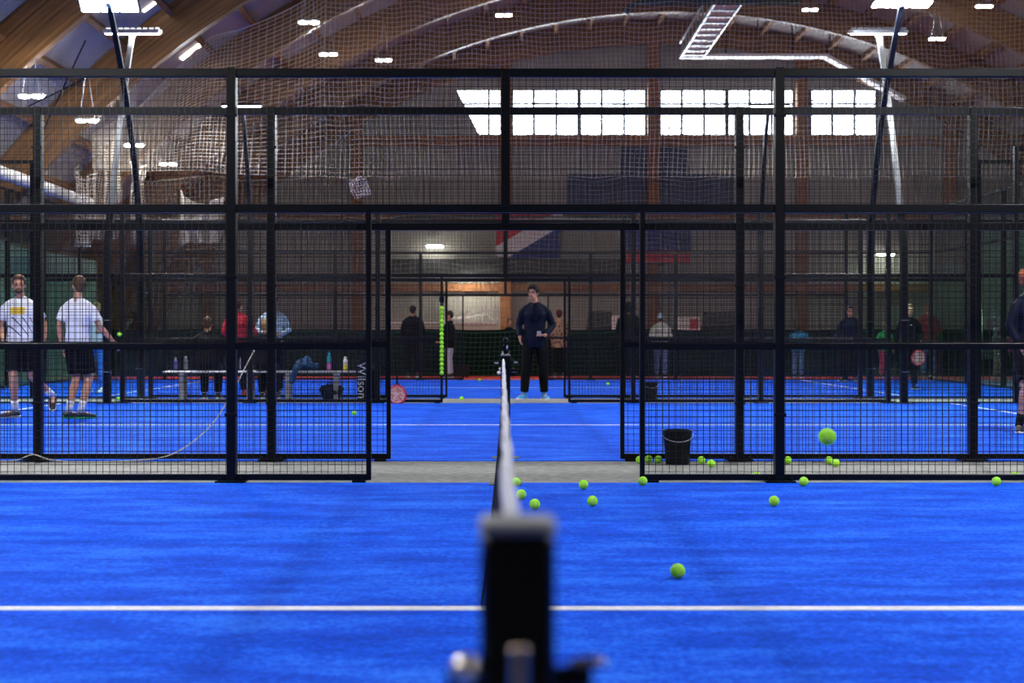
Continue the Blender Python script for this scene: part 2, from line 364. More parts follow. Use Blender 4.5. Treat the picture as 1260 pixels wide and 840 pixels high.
# window wall (gable) with openings
def gx(px): return wx(px, YG)
def gz(py): return wz(py, YG)
def gable_profile(n=60, r=ROUT):
    return [arc(r, -AMAX+(2*AMAX)*k/n) for k in range(n+1)]
WZ0, WZ1 = gz(166.5), gz(110)
wins = [(gx(560), gx(588.5), gx(796)), (gx(810), gx(810), gx(978)), (gx(993), gx(993), gx(1080))]
b = MB()
ymax = 0.3
def roofz(x, r=ROUT): 
    q = r*r-(x-ARX)**2
    return ARZ+math.sqrt(q) if q > 0 else 0
def slab(x0, x1, zb, zt, n=1):
    for k in range(n):
        a, c = x0+(x1-x0)*k/n, x0+(x1-x0)*(k+1)/n
        t0, t1 = (zt(a), zt(c)) if callable(zt) else (zt, zt)
        t0, t1 = max(t0, zb+0.001), max(t1, zb+0.001)
        b.prism([(a, zb), (c, zb), (c, t1), (a, t0)], YG, YG+0.25)
XL, XR = ARX-17.9, ARX+17.9
slab(XL, XR, 0, lambda x: min(WZ0, roofz(x)), 60)
slab(-6.5, 17, WZ1, roofz, 40)
# bits between windows and at both sides
b.prism([(-10.5, WZ0), (wins[0][1], WZ0), (wins[0][0], WZ1), (-6.5, WZ1), (-6.5, roofz(-6.5)), (-7.5, roofz(-7.5))], YG, YG+0.25)
b.prism([(wins[0][2], WZ0), (wins[1][0], WZ0), (wins[1][0], WZ1), (wins[0][2], WZ1)], YG, YG+0.25)
b.prism([(wins[1][2], WZ0), (wins[2][0], WZ0), (wins[2][0], WZ1), (wins[1][2], WZ1)], YG, YG+0.25)
b.prism([(wins[2][2], WZ0), (19.5, WZ0), (17, roofz(17)), (17, WZ1), (wins[2][2], WZ1)], YG, YG+0.25)
struct(b.build('wall_back', M['gable']), 'grey profiled end wall with a high window band')
for i, (xa, xb, xc) in enumerate(wins):
    r = struct(bpy.data.objects.new(f'window_{i+1}', None)); col.objects.link(r); r['label'] = ['slant-ended high window at the left of the band', 'high window in the middle of the band', 'high window at the right end of the band'][i]
    MB().prism([(xb, WZ0), (xc, WZ0), (xc, WZ1), (xa, WZ1)], YG+0.12, YG+0.14).build('window_pane', M['pane'], r)
    fb = MB()
    for z in (WZ0, gz(127.5), WZ1): fb.box(min(xa, xb) if z > WZ0+0.1 else xb, xc, YG+0.03, YG+0.11, z-0.035, z+0.035)
    st = 27.8/(F/YG); x = xc
    j = 0
    while x > max(xa, xb)-0.01:
        w = 0.075 if j % 3 == 0 else 0.042
        fb.box(x-w, x+w, YG+0.03, YG+0.11, WZ0, WZ1); x -= st; j += 1
    if i == 0:
        fb.prism([(xb-0.05, WZ0), (xb+0.05, WZ0), (xa+0.05, WZ1), (xa-0.05, WZ1)], YG+0.03, YG+0.11)
    fb.build('window_frame', M['winframe'], r)
for px, nm in ((258, 'first'), (440, 'second'), (622, 'third'), (803, 'fourth'), (985, 'fifth'), (1167, 'sixth')):
    x = gx(px); zt = roofz(x, RIN)+0.3 if px != 1167 else gz(155)
    struct(MB().box(x-0.19, x+0.19, YG-0.33, YG-0.06, 0, zt).build('timber_column', M['column']), f'{nm} timber column of the end wall from the left')
for z0, z1, nm in ((gz(180), gz(168), 'under the windows'), (gz(270), gz(260), 'halfway up'), (gz(358), gz(349), 'low')):
    hw = math.sqrt(RIN**2-(z1-ARZ)**2)-0.1
    struct(MB().box(ARX-hw, ARX+hw, YG-0.2, YG-0.06, z0, z1).build('timber_beam', M['column']), f'horizontal timber beam {nm} on the end wall')
# wall behind the camera
b = MB()
for k in range(40):
    a, c = XL+(XR-XL)*k/40, XL+(XR-XL)*(k+1)/40
    b.prism([(a, 0), (c, 0), (c, max(0.01, roofz(c))), (a, max(0.01, roofz(a)))], YB-0.2, YB)
struct(b.build('wall_front', M['gable']), 'grey wall closing the hall behind the viewer')
# added glowing patches paint light on the roof deck, by the left arches
def deck_patch(pxs, name, label):
    # intersect the pixel rays with the deck cylinder
    v = []
    for (px, py) in pxs:
        dx, dz = (px-VX)/F, -(py-VY)/F
        A = dx*dx+dz*dz; B = 2*(dx*(-ARX)+dz*(CH-ARZ)); C = ARX**2+(CH-ARZ)**2-(ROUT-0.03)**2
        t = (-B+math.sqrt(B*B-4*A*C))/(2*A); v.append(Vector((dx*t, t, CH+dz*t)))
    return v
def deck_glow_patch(pxs, n_, label):
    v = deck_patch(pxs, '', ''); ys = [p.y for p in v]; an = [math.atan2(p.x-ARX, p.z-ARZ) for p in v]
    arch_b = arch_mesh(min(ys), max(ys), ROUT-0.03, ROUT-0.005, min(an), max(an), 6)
    struct(arch_b.build(f'window_{n_}', M['deck_glow']), label)  # no window: added glowing patch, light painted onto the deck
deck_glow_patch([(222, 72), (252, 50), (243, 60), (236, 66)], 4, 'roof deck patch with painted light beside the second arch')
deck_glow_patch([(176, 14), (196, 2), (188, 6)], 5, 'roof deck patch with painted light above the left court lamp')
# steel brace rods under the deck
for (p, q, l_) in (((105, 28), (54, 138), 'steep steel brace rod under the roof at the left'), ((12, 120), (127, 65), 'shallow steel brace rod crossing the steep one')):
    a, c = deck_patch([p, q], '', '')
    a.z -= 0.35; c.z -= 0.35
    struct(MB().tube([a, c], 0.018, 6).build('brace_rod', M['poledark']), l_)

# ------------------------------------------------------------------ fences
def wire_panel(w, h, name='mesh_panel', g=0.05, t=0.0018):
    b = MB(); n = round(w/g); m = round(h/g)
    for i in range(1, n): x = i*w/n; b.box(x-t, x+t, -t, t, 0, h)
    for j in range(0, m+1): z = j*h/m; b.box(0, w, t, 3*t, z-t, z+t)
    return b.mesh(name, M['wire'])
PAN = {(w, h): wire_panel(w, h) for w in (1.0, 2.0) for h in (1.0,)}
def post_mesh(h, w=0.033, d=0.05, z0=0.0): return MB().bbox(-w, w, -d, d, z0, h, 0.005).mesh('post', M['black'])
def fence(y, label, xe=10, glass=True, face=1, full=True):
    r = thing('court_fence', label, 'fence', (0, y, 0))
    p3 = post_mesh(3.03); p4 = post_mesh(4.03); pc = post_mesh(3.0, 0.033, 0.05, 2.02); pd = post_mesh(2.0, 0.018, 0.02, 0.02)
    for x in (-10, -8): 
        if xe >= 10: place(p4, 'post', r, (x, 0, 0)); place(p4, 'post', r, (-x, 0, 0))
    xs = [2, 4, 6] if xe >= 6 else [2, 4]
    for x in xs: place(p3, 'post', r, (x, 0, 0)); place(p3, 'post', r, (-x, 0, 0))
    place(pc, 'post', r, (0, 0, 0))
    for s in (-1, 1): place(pd, 'door_post', r, (s*1.0, 0, 0))
    XM = 6 if xe >= 6 else xe
    # rails
    def rail(x0, x1, z0, z1, d=0.028): MB().bbox(x0, x1, -d, d, z0, z1, 0.004).build('rail', M['black'], r)
    X3 = 8 if xe >= 10 else XM
    rail(-X3, X3, 2.965, 3.025, 0.03)
    rail(-X3, X3, 1.975, 2.035, 0.026)
    for s in (-1, 1):
        a, c = sorted((s*1.0, s*XM)); rail(a, c, 0.975, 1.022); rail(a, c, 0.02, 0.065, 0.024)
        a, c = sorted((s*2.0, s*XM))
    if xe >= 10:
        for s in (-1, 1):
            a, c = sorted((s*8.0, s*10.0)); rail(a, c, 3.97, 4.03); rail(a, c, 2.98, 3.02)
            a, c = sorted((s*6.0, s*10.0)); rail(a, c, 0.01, 0.03)
            g0, g1 = sorted((s*6.04, s*7.96)); MB().box(g0, g1, -0.005, 0.005, 0.03, 1.97).build('glass_panel', M['glass'], r)
            g0, g1 = sorted((s*8.04, s*9.96)); MB().box(g0, g1, -0.005, 0.005, 0.03, 2.98).build('glass_panel', M['glass'], r)
            place(PAN[2.0, 1.0], 'mesh_panel', r, (6 if s > 0 else -8, 0.02, 2))
            place(PAN[2.0, 1.0], 'mesh_panel', r, (8 if s > 0 else -10, 0.02, 3))
    xx = 2
    while xx < XM:
        for s in (-1, 1):
            for z in (0.0, 1.0, 2.0): place(PAN[2.0, 1.0], 'mesh_panel', r, (xx if s > 0 else -xx-2, 0.02*face, z+(0.0 if z else 0.03)))
        xx += 2
    for s in (-1, 1):
        for z in (0.0, 1.0): place(PAN[1.0, 1.0], 'mesh_panel', r, (1 if s > 0 else -2, 0.02*face, z+(0.0 if z else 0.03)))
        place(PAN[2.0, 1.0], 'mesh_panel', r, (0 if s > 0 else -2, 0.02*face, 2))
    # foot plates with bolts
    pl = MB().bbox(-0.11, 0.11, -0.09, 0.09, 0.0, 0.014, 0.004)
    for (u, w) in ((-0.08, -0.06), (0.08, -0.06), (-0.08, 0.06), (0.08, 0.06)): pl.tube([(u, w, 0.01), (u, w, 0.034)], 0.011, 6)
    pm = pl.mesh('foot_plate', M['black'])
    for x in xs:
        for s in (-1, 1): place(pm, 'foot_plate', r, (s*x, 0, 0.008))
    pm2 = MB().bbox(-0.05, 0.05, -0.04, 0.04, 0.0, 0.022, 0.004).mesh('foot_plate', M['black'])
    for s in (-1, 1):
        place(pm2, 'foot_plate', r, (s*1.07, 0, 0.0))
    # small clamps on the posts
    cl = MB().bbox(-0.045, 0.045, -0.058, -0.045, -0.012, 0.012, 0.003).mesh('clamp', M['black'])
    for x in xs[:2]:
        for s in (-1, 1):
            for z in (0.5, 1.5, 2.68): place(cl, 'clamp', r, (s*x, 0, z))
    return r
fence(FY[0], 'black mesh fence nearest the viewer, directly behind the near court', xe=6, full=False)
fence(FY[1], 'second black mesh fence, just beyond the first grey strip', xe=6)
fence(FY[2], 'third black mesh fence, at the far edge of the middle court', xe=10)
fence(FY[3], 'fourth black mesh fence, just beyond the second grey strip', xe=10)
fence(FY[4], 'farthest black mesh fence, in front of the dark green sheet', xe=10)
# glass end walls of the farthest court
for s, nm in ((-1, 'left'), (1, 'right')):
    r = thing('glass_end_wall', f'tall glass and mesh end wall at the {nm} end of the farthest court', 'glass wall', (s*10.06, 0, 0))
    n = 4; y0, y1 = FY[3]+0.12, FY[4]-0.12; st = (y1-y0)/n
    p = MB().bbox(-0.05, 0.05, -0.033, 0.033, 0, 4.03, 0.005).mesh('post', M['black'])
    for k in range(1, n): place(p, 'post', r, (0, y0+k*st, 0))
    for z in (0.02, 2.99, 4.0): MB().bbox(-0.025, 0.025, y0, y1, z-0.02, z+0.03, 0.004).build('rail', M['black'], r)
    for k in range(n): MB().box(-0.005, 0.005, y0+k*st+0.04, y0+(k+1)*st-0.04, 0.05, 2.96).build('glass_panel', M['glass'], r)
    b = MB(); t = 0.0022
    m_ = int((y1-y0)/0.05)
    for i in range(m_): y = y0+(i+0.5)*0.05; b.box(-t, t, y-t, y+t, 3, 4)
    for j in range(20): z = 3+0.05*j; b.box(t, 3*t, y0, y1, z-t, z+t)
    b.build('mesh_panel', M['wire'], r)

# ------------------------------------------------------------------ lamp poles
def lamp_pole(x, yb, yt, zt, label, m='poledark', lean=0.0, tilt=0.45, hw=0.47, bow=0.12, dx=0.0, led='courtlamp'):
    r = thing('lamp_pole', label, 'lamp pole', (x, yb, 0))
    pts = []; s = 1 if yt > yb else -1; Y = yt-yb
    for k in range(19):
        t = k/18; z = zt*t
        u = max(0, (z-2.4)/(zt-2.4)); y = Y*(0.55*u+0.45*u*u)
        pts.append((dx*u + bow*math.sin(PI*u)*(1 if x < 0 else -1)*0.3, y, z+0.01))
    lo = 9
    MB().tube(pts[:lo+1], [(0.078, 0.055)]*(lo+1), 4).build('lower_pole', M['black'], r)
    MB().tube(pts[lo:], [(0.066-0.0012*q, 0.048) for q in range(19-lo)], 4).build('upper_pole', M[m], r)
    MB().bbox(-0.14, 0.14, -0.11, 0.11, 0.0, 0.02, 0.004).build('base_plate', M['black'], r)
    for z in (0.5, 0.9, 1.3): MB().tube([(-0.07, -0.05, z), (0.07, -0.05, z)], 0.012, 6).build('bolt', M['steel'], r)
    h = MB(); h.bbox(-hw, hw, -0.16, 0.16, 0.0, 0.07, 0.01)
    for k in range(9): h.box(-hw+0.05+k*(2*hw-0.1)/8-0.006, -hw+0.05+k*(2*hw-0.1)/8+0.006, -0.15, 0.15, 0.07, 0.1)
    hd = h.build('lamp_head', M['poledark' if m == 'poledark' else 'galv'], r, (pts[-1][0], Y, zt-0.02))
    hd.rotation_euler = (-tilt*s*-1*-1, 0, 0)
    hd.rotation_euler.x = tilt*s
    e = MB()
    for k in (-1, 0, 1): e.box(k*0.3-0.13, k*0.3+0.13, -0.13, 0.13, -0.012, -0.001)
    e.build('diffuser', M[led], hd)
    MB().tube([(0, 0, -0.05), (0, 0, 0.02)], 0.05, 10).build('bracket', M['galv'], hd)
    return r
for s, nm in ((-1, 'left'), (1, 'right')):
    lamp_pole(s*6.2, FY[3]+0.12, 21.7, 6.2, dx=-s*0.08, label= f'dark curved lamp pole leaning towards the viewer at the {nm}', m='poledark', tilt=0.8 if s < 0 else 0.12)
    lamp_pole(s*6.2, FY[2]-0.14, 23.85, 6.2, f'pale curved lamp pole leaning away, crossing the dark one at the {nm}', 'polelight', tilt=0.2, dx=s*0.12)
    lamp_pole(s*6.02, FY[4]+0.12, 32.2, 6.25, f'thin dark lamp pole of the farthest court, at the {nm}', 'poledark', led='farlamp')
    lamp_pole(s*6.2, FY[1]+0.12, 9.6, 6.2, f'dark lamp pole of the near court beyond the {nm} edge of the picture', 'poledark')
    lamp_pole(s*6.2, FY[0]-0.14, 12.4, 6.2, f'pale lamp pole of the middle court beyond the {nm} edge of the picture', 'polelight')
    lamp_pole(s*6.2, 0.0, 1.6, 6.2, f'lamp pole beside the viewer, beyond the {nm} edge of the picture', 'poledark')

# ------------------------------------------------------------------ nets of the courts
def court_net(y0, y1, nm, sx0=0.0, sx1=0.0, bulge=0.0):
    r = thing('padel_net', f'black padel net with a white tape across the {nm} court', 'net', (0, 0, 0))
    Ln = y1-y0
    def ztop(t): return 0.905-0.045*math.sin(PI*t)
    n = int(Ln/0.045); b = MB(); t_ = 0.0012
    for i in range(1, n):
        t = i/n; y = y0+Ln*t; dx = 0.012*math.sin(t*23)+0.006*math.sin(t*61)-bulge*math.sin(PI*t)**0.5; c_ = sx0+(sx1-sx0)*t
        b.tube([(c_+dx*0.2, y, ztop(t)), (c_+dx, y, 0.5), (c_+dx*2.4-0.01, y, 0.015)], t_, 3, cap=False)
    for j in range(20):
        pts = []
        for i in range(0, 61):
            t = i/60; f = j/20; dx = (0.012*math.sin(t*23)+0.006*math.sin(t*61)-bulge*math.sin(PI*t)**0.5)*(1-f)*2.2+sx0+(sx1-sx0)*t
            pts.append((dx, y0+Ln*t, 0.015+(ztop(t)-0.02)*f))
        b.tube(pts, t_, 3, cap=False)
    b.build('net_mesh', M['courtnet'], r)
    b = MB(); pts = [(sx0+(sx1-sx0)*k/60+0.0025*math.sin(k*0.9), y0+Ln*k/60, ztop(k/60)-0.022) for k in range(61)]
    b.tube(pts, [(0.009, 0.03)]*61, 8, ref=(1, 0, 0)); b.build('tape', M['tape'], r, smooth=True)
    MB().box(-0.006, 0.006, (y0+y1)/2-0.025, (y0+y1)/2+0.025, 0.01, ztop(0.5)).build('centre_strap', M['tape'], r)
    return r
def net_post(y, label, x=0.0, *, h=0.905, w=0.034, crank=True, sgn=1, top=False):
    r = thing('net_post', label, 'net post', (x, y, 0))
    MB().bbox(-w, w, -w, w, 0.0, h, 0.006).build('post', M['black'], r)
    MB().bbox(-w-0.001, w+0.001, -w-0.001, w+0.001, h, h+0.012, 0.004).build('cap', M['capgrey'], r)
    MB().bbox(-0.12, 0.12, -0.1, 0.1, 0.0, 0.012, 0.003).build('base_plate', M['black'], r)
    z = h-0.125
    k = MB(); k.tube([(-w-0.03, -0.012*sgn, z-0.008), (w+0.034, -0.012*sgn, z-0.008)], 0.012, 10); k.build('winch_axle', M['black'], r, smooth=False)
    MB().ell((-w-0.012, -0.03*sgn, z+0.004), (0.0145, 0.013, 0.0145)).build('knob', M['knobcream'], r, smooth=True)
    MB().ell((w+0.03, -0.02*sgn, z+0.008), (0.018, 0.009, 0.006)).build('knob', M['bronze'], r, smooth=True)
    MB().bbox(-0.008, 0.01, -w-0.014, -w, z-0.08, z+0.03, 0.004).build('ratchet_strip', M['bronze'], r)
    if top:
        c = MB(); c.tube([(0, 0, h), (0, 0, h+0.1)], 0.012, 8); c.ell((0, 0, h+0.115), (0.02, 0.02, 0.018)); c.tube([(-0.03, 0, h+0.06), (0.035, 0, h+0.06)], 0.013, 8)
        c.tube([(0.02, -0.02, h+0.01), (0.075, -0.04, h-0.05)], 0.008, 6)
        c.build('tightener', M['black'], r)
        MB().ell((0.012, -0.02, h+0.06), (0.009, 0.007, 0.016)).build('knob', M['steel'], r, smooth=True)
        MB().ell((0.074, -0.045, h-0.045), (0.016, 0.01, 0.008)).build('knob', M['steel'], r, smooth=True)
        MB().ell((-0.065, -0.03, h-0.05), (0.018, 0.01, 0.008)).build('knob', M['steel'], r, smooth=True)
    return r
court_net(1.34, 10.1, 'nearest', 0.005, -0.014, 0.018); court_net(12.35, 21.75, 'middle'); court_net(24.1, 32.75, 'farthest')
net_post(1.3, 'black square net post with a grey cap, large and blurred in front', 0.011)
net_post(10.16, 'black net post with tightener at the far end of the near net', h=0.93, top=True)
net_post(12.3, 'black net post just beyond the first grey strip, behind the near net')
net_post(21.8, 'black net post at the far end of the middle net')
net_post(24.05, 'black net post at the near end of the farthest net'); net_post(32.8, 'black net post at the far end of the farthest net')

# ------------------------------------------------------------------ big protective nets
def net_from_grid(grid, r_, name, m, step=1):
    # grid[i][j] = Vector or None; tubes along both directions
    b = MB()
    for row in grid:
        seg = []
        for p in list(row)+[None]:
            if p is None:
                if len(seg) > 1: b.tube(seg, r_, 3, cap=False)
                seg = []
            else: seg.append(p)
    for j in range(len(grid[0])):
        seg = []
        for row in list(grid)+[[None]*len(grid[0])]:
            p = row[j]
            if p is None:
                if len(seg) > 1: b.tube(seg, r_, 3, cap=False)
                seg = []
            else: seg.append(p)
    return b
YN = 33.55; G = 0.112
def wob(x, z): return (0.03*math.sin(z*1.9+x*0.7), 0.16*noise.noise(Vector((x*0.35, z*0.25, 3))), 0.035*noise.noise(Vector((x*1.1, z*0.8, 9)))+0.018*math.sin(x*5.2))
grid = []
nz_ = int(11.6/G)
for j in range(nz_-43):
    z = 4.84+j*G; row = []
    for i in range(int((13.7+4.3)/G)):
        x = -4.3+i*G
        if z > roofz(x, RIN+0.6): row.append(None); continue
        w = wob(x, z); row.append(Vector((x+w[0], YN+w[1], z+w[2])))
    grid.append(row)
o = net_from_grid(grid, 0.0068, 'net', None).build('protective_net', M['netrope']); tag(o, 'huge pale square-mesh safety net hanging from the roof across the hall', 'safety net')
# the left end of the net, gathered and sloping
def ray_r(px, py, rr):
    dx, dz = (px-VX)/F, -(py-VY)/F
    A = dx*dx+dz*dz; B = 2*(dx*(-ARX)+dz*(CH-ARZ)); C = ARX**2+(CH-ARZ)**2-rr**2
    t = min((-B+math.sqrt(B*B-4*A*C))/(2*A), 33.55); return (dx*t, t, CH+dz*t)
path = [ray_r(px_, py_, 20.6) for px_, py_ in ((400, -18), (365, 0), (293, 38), (258, 52), (217, 83), (170, 125), (112, 165))]
def pth(t):
    k = min(int(t*(len(path)-1)), len(path)-2); f = t*(len(path)-1)-k
    return tuple(a+(c-a)*f for a, c in zip(path[k], path[k+1]))
grid = []
NU, NV = 44, 38
for j in range(NV+1):
    row = []
    for i in range(NU+1):
        t = i/NU; x, y, zt = pth(t); f = j/NV
        zb = 4.84
        z = zt+(zb-zt)*f
        sh = 0.5*f*math.sin(PI*min(1, t*1.2))
        row.append(Vector((x-sh*0.55, y+0.25*noise.noise(Vector((x*0.6, z*0.5, 1))), z-0.12*math.sin(PI*t*3)*(1-f))))
    grid.append(row)
b = net_from_grid(grid, 0.0072, 'net', None); b.tube([g for g in grid[0]], 0.013, 5)
tag(b.build('protective_net', M['netrope']), 'slanted upper left end of the safety net with a sagging top rope', 'safety net')
# lower skirt net
def skirt(za, zb, rr, mm, label, x0=-9.3):
    grid = []
    G = 0.12
    for j in range(int((zb-za)/G)):
        z = za+j*G; row = []
        for i in range(int((13.7-x0)/G)):
            x = x0+i*G
            row.append(Vector((x+0.05*math.sin(z*1.3+x), 35.78+0.07*math.sin(x*3.1)+0.05*noise.noise(Vector((x, z, 2))), z+(0.05*math.sin(x*2.3)+0.05*noise.noise(Vector((x*1.4, z, 5))))*(0.3+z/5))))
        grid.append(row)
    b = net_from_grid(grid, rr, 'net', None); b.tube(grid[-1], 0.012, 4)
    tag(b.build('protective_net', M[mm]), label, 'safety net')
skirt(1.32, 5.25, 0.0058, 'skirtrope', 'lower skirt of the safety net with a scalloped edge rope')
skirt(0.06, 1.3, 0.0045, 'greennet', 'dark green net strip hanging in front of the green sheet')
# gathered white net bundles at the left
def bundle(x0, x1, y, z0, zl, zr, label, n=26, m=40, dep=0.22, r_=0.007):
    grid = []
    for j in range(m+1):
        f = j/m; row = []
        for i in range(n+1):
            t = i/n; zt = zl+(zr-zl)*t-0.25*math.sin(PI*t)
            row.append(Vector((x0+(x1-x0)*t+0.03*math.sin(f*9+t*5), y+dep*math.sin(t*PI*6+f*1.5), z0+(zt-z0)*f)))
        grid.append(row)
    b = net_from_grid(grid, r_, 'net', None); b.tube(grid[-1], 0.012, 4)
    tag(b.build('gathered_net', M['netrope']), label, 'gathered net')
D = 31.2
bundle(wx(114, D), wx(146, D), D, 3.2, wz(163, D), wz(153, D), 'tall gathered bundle of pale netting hanging beside the left lamp poles', dep=0.2)
bundle(wx(92, D-0.6), wx(114, D-0.6), D-0.6, 3.0, wz(206, D), wz(216, D), 'low peaked heap of netting at the far left', n=16, m=18)
bundle(wx(156, D), wx(172, D), D+0.3, 3.2, wz(192, D), wz(200, D), 'narrow gathered strand of netting right of the lamp poles', n=18, m=24, dep=0.15)
bundle(wx(204, D), wx(258, D), D+1.2, 3.2, wz(226, D), wz(236, D), 'wide gathered drape of netting left of the second fence post', n=40, m=22, dep=0.2)
b = MB()
for k in range(5):
    for j in range(9):
        pass
g = [[Vector((wx(428+i*3.4+j*1.2, 35.3), 35.3+0.1*math.sin(i+j), wz(222+j*3.1-i*0.9, 35.3))) for i in range(7)] for j in range(8)]
tag(net_from_grid(g, 0.011, 'net', None).build('net_patch', M['tape']), 'small bright white patch of netting left of centre', 'net patch')
# grey-green curtains hanging along both sides of the farthest court
for x_, h_, y0_, y1_, nm in ((-10.45, 2.95, 24.2, 36.0, 'left'), (14.0, 4.7, 30.0, 46.0, 'right')):
    b = MB(); n = 420
    for i in range(n+1):
        y = y0_+(y1_-y0_)*i/n; dx = 0.035*math.sin(y*26+math.sin(y*3.1))+0.02*math.sin(y*11)
        for (ox, z) in ((0, 0.02), (0, h_), (0.012, h_), (0.012, 0.02)): b.v.append((x_+dx+ox, y, z))
    for i in range(n):
        for j in range(4):
            p = i*4+j; q = i*4+(j+1) % 4; b.f.append((p, q, q+4, p+4)); b.mi.append(0)
    tag(b.build('side_curtain', M['sidecurtain']), f'pleated grey-green curtain seen through the {nm} glass end wall', 'curtain')
# dark green sheet along the floor
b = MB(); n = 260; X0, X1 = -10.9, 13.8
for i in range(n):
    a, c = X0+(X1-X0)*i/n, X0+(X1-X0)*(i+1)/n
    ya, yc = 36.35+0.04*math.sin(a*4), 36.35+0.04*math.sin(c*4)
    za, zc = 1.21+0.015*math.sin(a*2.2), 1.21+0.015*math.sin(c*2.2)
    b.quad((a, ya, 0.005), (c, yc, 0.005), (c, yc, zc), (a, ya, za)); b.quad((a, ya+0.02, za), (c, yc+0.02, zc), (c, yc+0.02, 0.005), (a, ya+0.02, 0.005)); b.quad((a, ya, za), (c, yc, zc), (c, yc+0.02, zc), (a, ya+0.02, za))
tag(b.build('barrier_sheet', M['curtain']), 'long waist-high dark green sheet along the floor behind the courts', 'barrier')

# ------------------------------------------------------------------ roof fittings
def flood(px, py, s, label, rod=True, grp=None):
    d = F/s; x, z = wx(px, d), wz(py, d)
    r = thing('twin_floodlight', label, 'floodlight', (x, d, z), 0, 'roof floodlights')
    MB().bbox(-0.23, 0.23, -0.09, 0.09, 0.03, 0.075, 0.008).build('housing', M['galv'], r)
    for sx in (-1, 1): MB().ell((sx*0.118, 0, 0.012), (0.098, 0.1, 0.024), 16, 8).build('lamp', M['lampwhite'], r, smooth=True)
    top = min(roofz(x)-z-0.03, 1.0)
    b = MB()
    for sx in (-1, 1): b.tube([(sx*0.15, 0, 0.07), (sx*0.02, 0, max(0.15, top))], 0.007, 5)
    b.build('hanger', M['galv'], r)
for a in ((38, 120, 70, 'twin floodlight at the far left with lit roof above'), (107, 150, 62, 'twin floodlight under the glowing arch at the left'), (165, 180, 55, 'glaring twin floodlight beside the left lamp poles'), (207, 203, 50, 'dim twin floodlight low at the left, over the net drape'),
          (380, 29, 57, 'topmost floodlight left of centre behind the net'), (404, 68, 49, 'middle floodlight of the three left of centre'), (472, 75, 45.5, 'rightmost floodlight of the three left of centre'), (620, 20, 45, 'floodlight hanging over the centre near the roof peak'),
          (997, 13, 43, 'floodlight near the top edge right of the cable tray'), (1153, 49, 46, 'floodlight right of the right-hand lamp poles'), (1211, 9, 47.5, 'floodlight in the top right corner')):
    flood(*a)
for (px, py, dd, lab, w) in ((535, 303, 48.3, 'upper wall lamp with a bright glow, left of centre on the end wall', 0.28), (576, 344, 47.9, 'wide glowing wall lamp above the low timber beam', 0.55), (1090, 313, 48.3, 'pale wall lamp at the right on the end wall', 0.28)):
    x, z = wx(px, dd), wz(py, dd)
    r = thing('wall_lamp', lab, 'lamp', (x, dd, z))
    MB().bbox(-w, w, -0.08, 0.1, 0.03, 0.08, 0.01).build('housing', M['galv'], r); MB().bbox(-w, w, -0.07, 0.08, -0.03, 0.029, 0.01).build('diffuser', M['walllamp'], r)
    MB().box(-0.03, 0.03, 0.05, YG-0.02-dd, 0.035, 0.07).build('bracket', M['galv'], r)
# cable tray
r = thing('cable_tray', 'long pale ladder-like cable tray running under the roof and along the last arch', 'cable tray')
def tray_seg(p, q, w, updir, name='tray'):
    b = MB(); b.tube([p, q], [(w, 0.04)]*2, 4, ref=updir); return b.build(name, M['white'], r)
ZT = 10.13
b = MB(); b.box(5.78, 6.4, 36.6, 46, ZT, ZT+0.03); b.build('tray', M['white'], r)
b = MB()
y = 36.8
while y < 46: b.box(5.7, 6.45, y-0.03, y+0.03, ZT-0.06, ZT); b.box(5.7, 5.74, y-0.02, y+0.02, ZT, ZT+0.5); y += 0.78
b.box(5.68, 5.74, 36.6, 46, ZT-0.05, ZT+0.05); b.box(5.68, 5.74, 36.6, 46, ZT+0.45, ZT+0.5); b.box(6.42, 6.47, 36.6, 46, ZT-0.05, ZT+0.05)
b.build('ladder_frame', M['galv'], r)
xa, xb_, xc_ = 5.78, wx(1015, 46), wx(1112, 46)
b = MB(); b.prism([(xa, ZT), (xb_, ZT), (xb_+0.03, ZT+0.09), (xa, ZT+0.09)], 45.8, 46.3); b.prism([(xb_, ZT), (xc_, wz(124, 46)), (xc_+0.05, wz(124, 46)+0.09), (xb_+0.03, ZT+0.09)], 45.8, 46.3)
b.build('tray', M['white'], r)
for pa, pb in ((893, 893), (933, 933), (975, 975), (1018, 1024)):
    MB().tube([(wx(pa, 46), 46.05, ZT+0.08), (wx(pb, 46), 46.05, roofz(wx(pb, 46))-0.03)], 0.025, 5).build('hanger', M['poledark'], r)
# pipe with elbow near the top
D = 36.9; z = wz(3, D)
b = MB(); b.tube([(wx(985, D), D, z), (wx(800, D), D, z), (wx(785, D), D, z-0.02), (wx(775, D), D, z-0.1), (wx(770, D), D, z-0.3)], 0.075, 10)
o = b.build('ventilation_pipe', M['green'], smooth=True); tag(o, 'dark green pipe with a bent end high under the roof', 'pipe')
# horizontal pipes on the end wall
D = YG-0.4
for (pxa, pxb, py, m_, lab) in ((478, 778, 267, 'green', 'dark green pipe running along the end wall above the flag'), (620, 790, 270.5, 'white', 'white pipe under the green pipe on the end wall')):
    tag(MB().tube([(wx(pxa, D), D, wz(py, D)), (wx(pxb, D), D, wz(py, D))], 0.05, 8).build('wall_pipe', M[m_], smooth=True), lab, 'pipe')
# long pale duct along the left wall
tag(MB().tube([(-9.75, 24.2, 4.22), (-9.75, 28, 4.2), (-9.75, 32.9, 4.16)], 0.13, 14).build('net_roll', M['greyduct'], smooth=True), 'long pale rolled-up net lying along the top of the left end wall', 'net roll')

